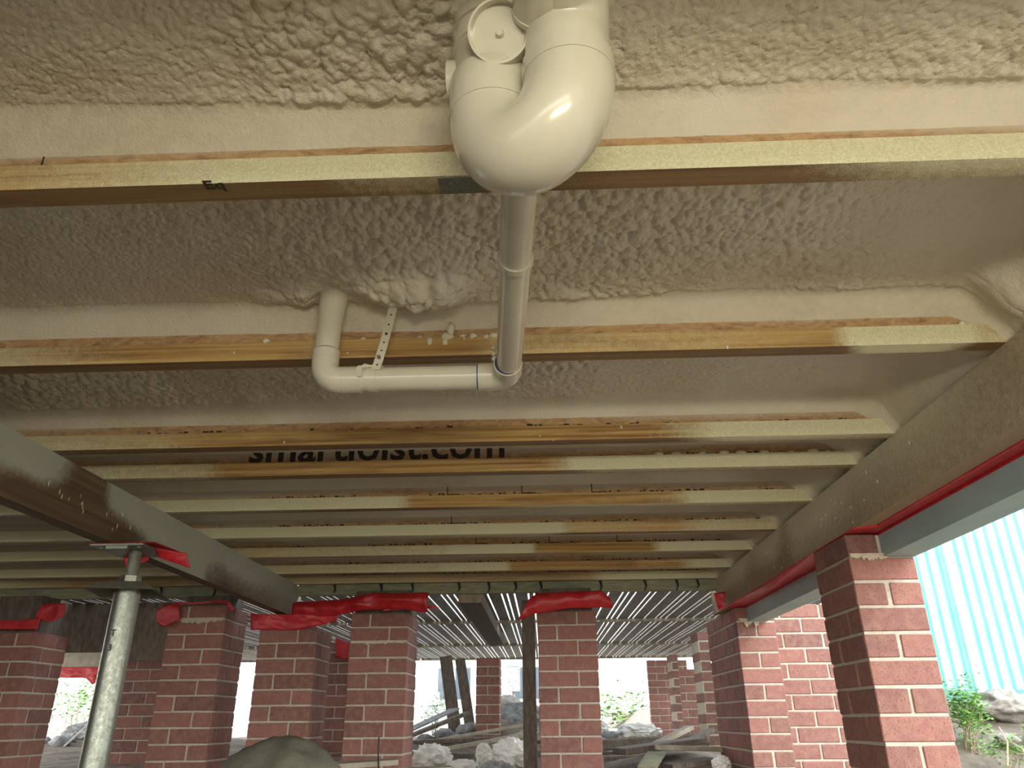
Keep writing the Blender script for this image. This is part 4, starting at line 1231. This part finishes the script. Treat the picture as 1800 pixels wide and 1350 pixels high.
t = thing('hanging_board', 'beige board hanging under the far deck above the distant red strip left of the prop', 'board', (-4.7, 8.04, .52))
G().box(-5.05, -4.40, 8.02, 8.05, .50, .784).mk('board_panel', MAT['palewood'], t)
# leaning panels
plank('dark panel leaning at the far side of the deck, left one of the pair', (-.965, 9.0, g1(-.96, 9) - .01), (-1.10, 9.0, .67), .14, .02, 'darkwood', math.pi / 2, name='leaning_panel', cat='panel')
plank('dark panel leaning at the far side of the deck, right one of the pair', (-.80, 9.0, g1(-.8, 9) - .01), (-.935, 9.0, .64), .115, .02, 'darkwood', math.pi / 2, name='leaning_panel', cat='panel')
leafy('sunlit ivy-like shrub far back left of the leaning panels', (-1.45, 11.0, .10), .22, .2, .30, 420, .05, 9, 5)
leafy('sunlit yellow-green bush in the bright gap left of the prop', (-8.3, 14.2, .30), .7, .5, .45, 700, .09, 10, 8, low=-.3)
leafy('distant hedge behind the far brick walls on the right', (2.9, 20.0, .3), 3.0, .8, .7, 1500, .16, 12, 8, name='hedge', cat='hedge', low=-.3)
# far fence panel / buildings
t = thing('low_wall', 'pale low rendered wall far back on the left beyond the deck', 'wall', (-1.9, 12.5, -.3))
G().box(-2.3, -1.62, 12.5, 12.6, -.3, .40).mk('wall_body', MAT['render'], t)
t = thing('far_house', 'white weatherboard house far behind the deck in the bright gap left of the middle pier', 'house', (-1.0, 24, -.3))
for i in range(16):
    G().box(-9.0, 2.0, 24 - .012 * 0, 24.1, -.3 + i * .2, -.3 + i * .2 + .19).mk('weatherboard', MAT['weather'], t)
G().box(-9.0, 2.0, 24.02, 28, -.3, 2.95).mk('wall_body', MAT['render'], t)
for x in (-6.5, -3.2, -.9):
    w = G().box(x, x + 1.1, 23.95, 24.02, .5, 1.5).mk('window', MAT['render'], t)
    G().box(x + .06, x + .52, 23.94, 23.96, .56, 1.44).mk('pane', MAT['glass'], w)
    G().box(x + .58, x + 1.04, 23.94, 23.96, .56, 1.44).mk('pane', MAT['glass'], w)
t = thing('sign_post', 'grey cabinet with a teal top standing far off left of the middle pier', 'cabinet', (-.50, 14, -.3))
G().box(-.62, -.40, 14.0, 14.2, .45, .86).mk('cabinet_body', MAT['rubble'], t)
G().box(-.62, -.40, 13.99, 14.2, .86, .98).mk('cabinet_top', MAT['teal'], t)
G().tube([(-.51, 14.1, -.3), (-.51, 14.1, .45)], .03, 10).mk('post', MAT['rubble'], t)
t = thing('blue_bin', 'blue bin far off in the bright gap left of the prop', 'bin', (-8.4, 16, -.3))
g = G().box(-9.0, -8.2, 16, 16.6, .5, .95).mk('bin_body', MAT['bluepaint'], t)
G().box(-9.0, -8.2, 16, 16.6, -.25, .48).mk('plinth', MAT['render'], t)
t = thing('far_fence', 'long pale paling fence far beyond the piers on the left', 'fence', (-14, 20, -.3))
for i in range(60):
    G().box(-24 + i * .25, -24 + i * .25 + .22, 20, 20.03, -.3, .95).mk('paling', MAT['weather'], t)
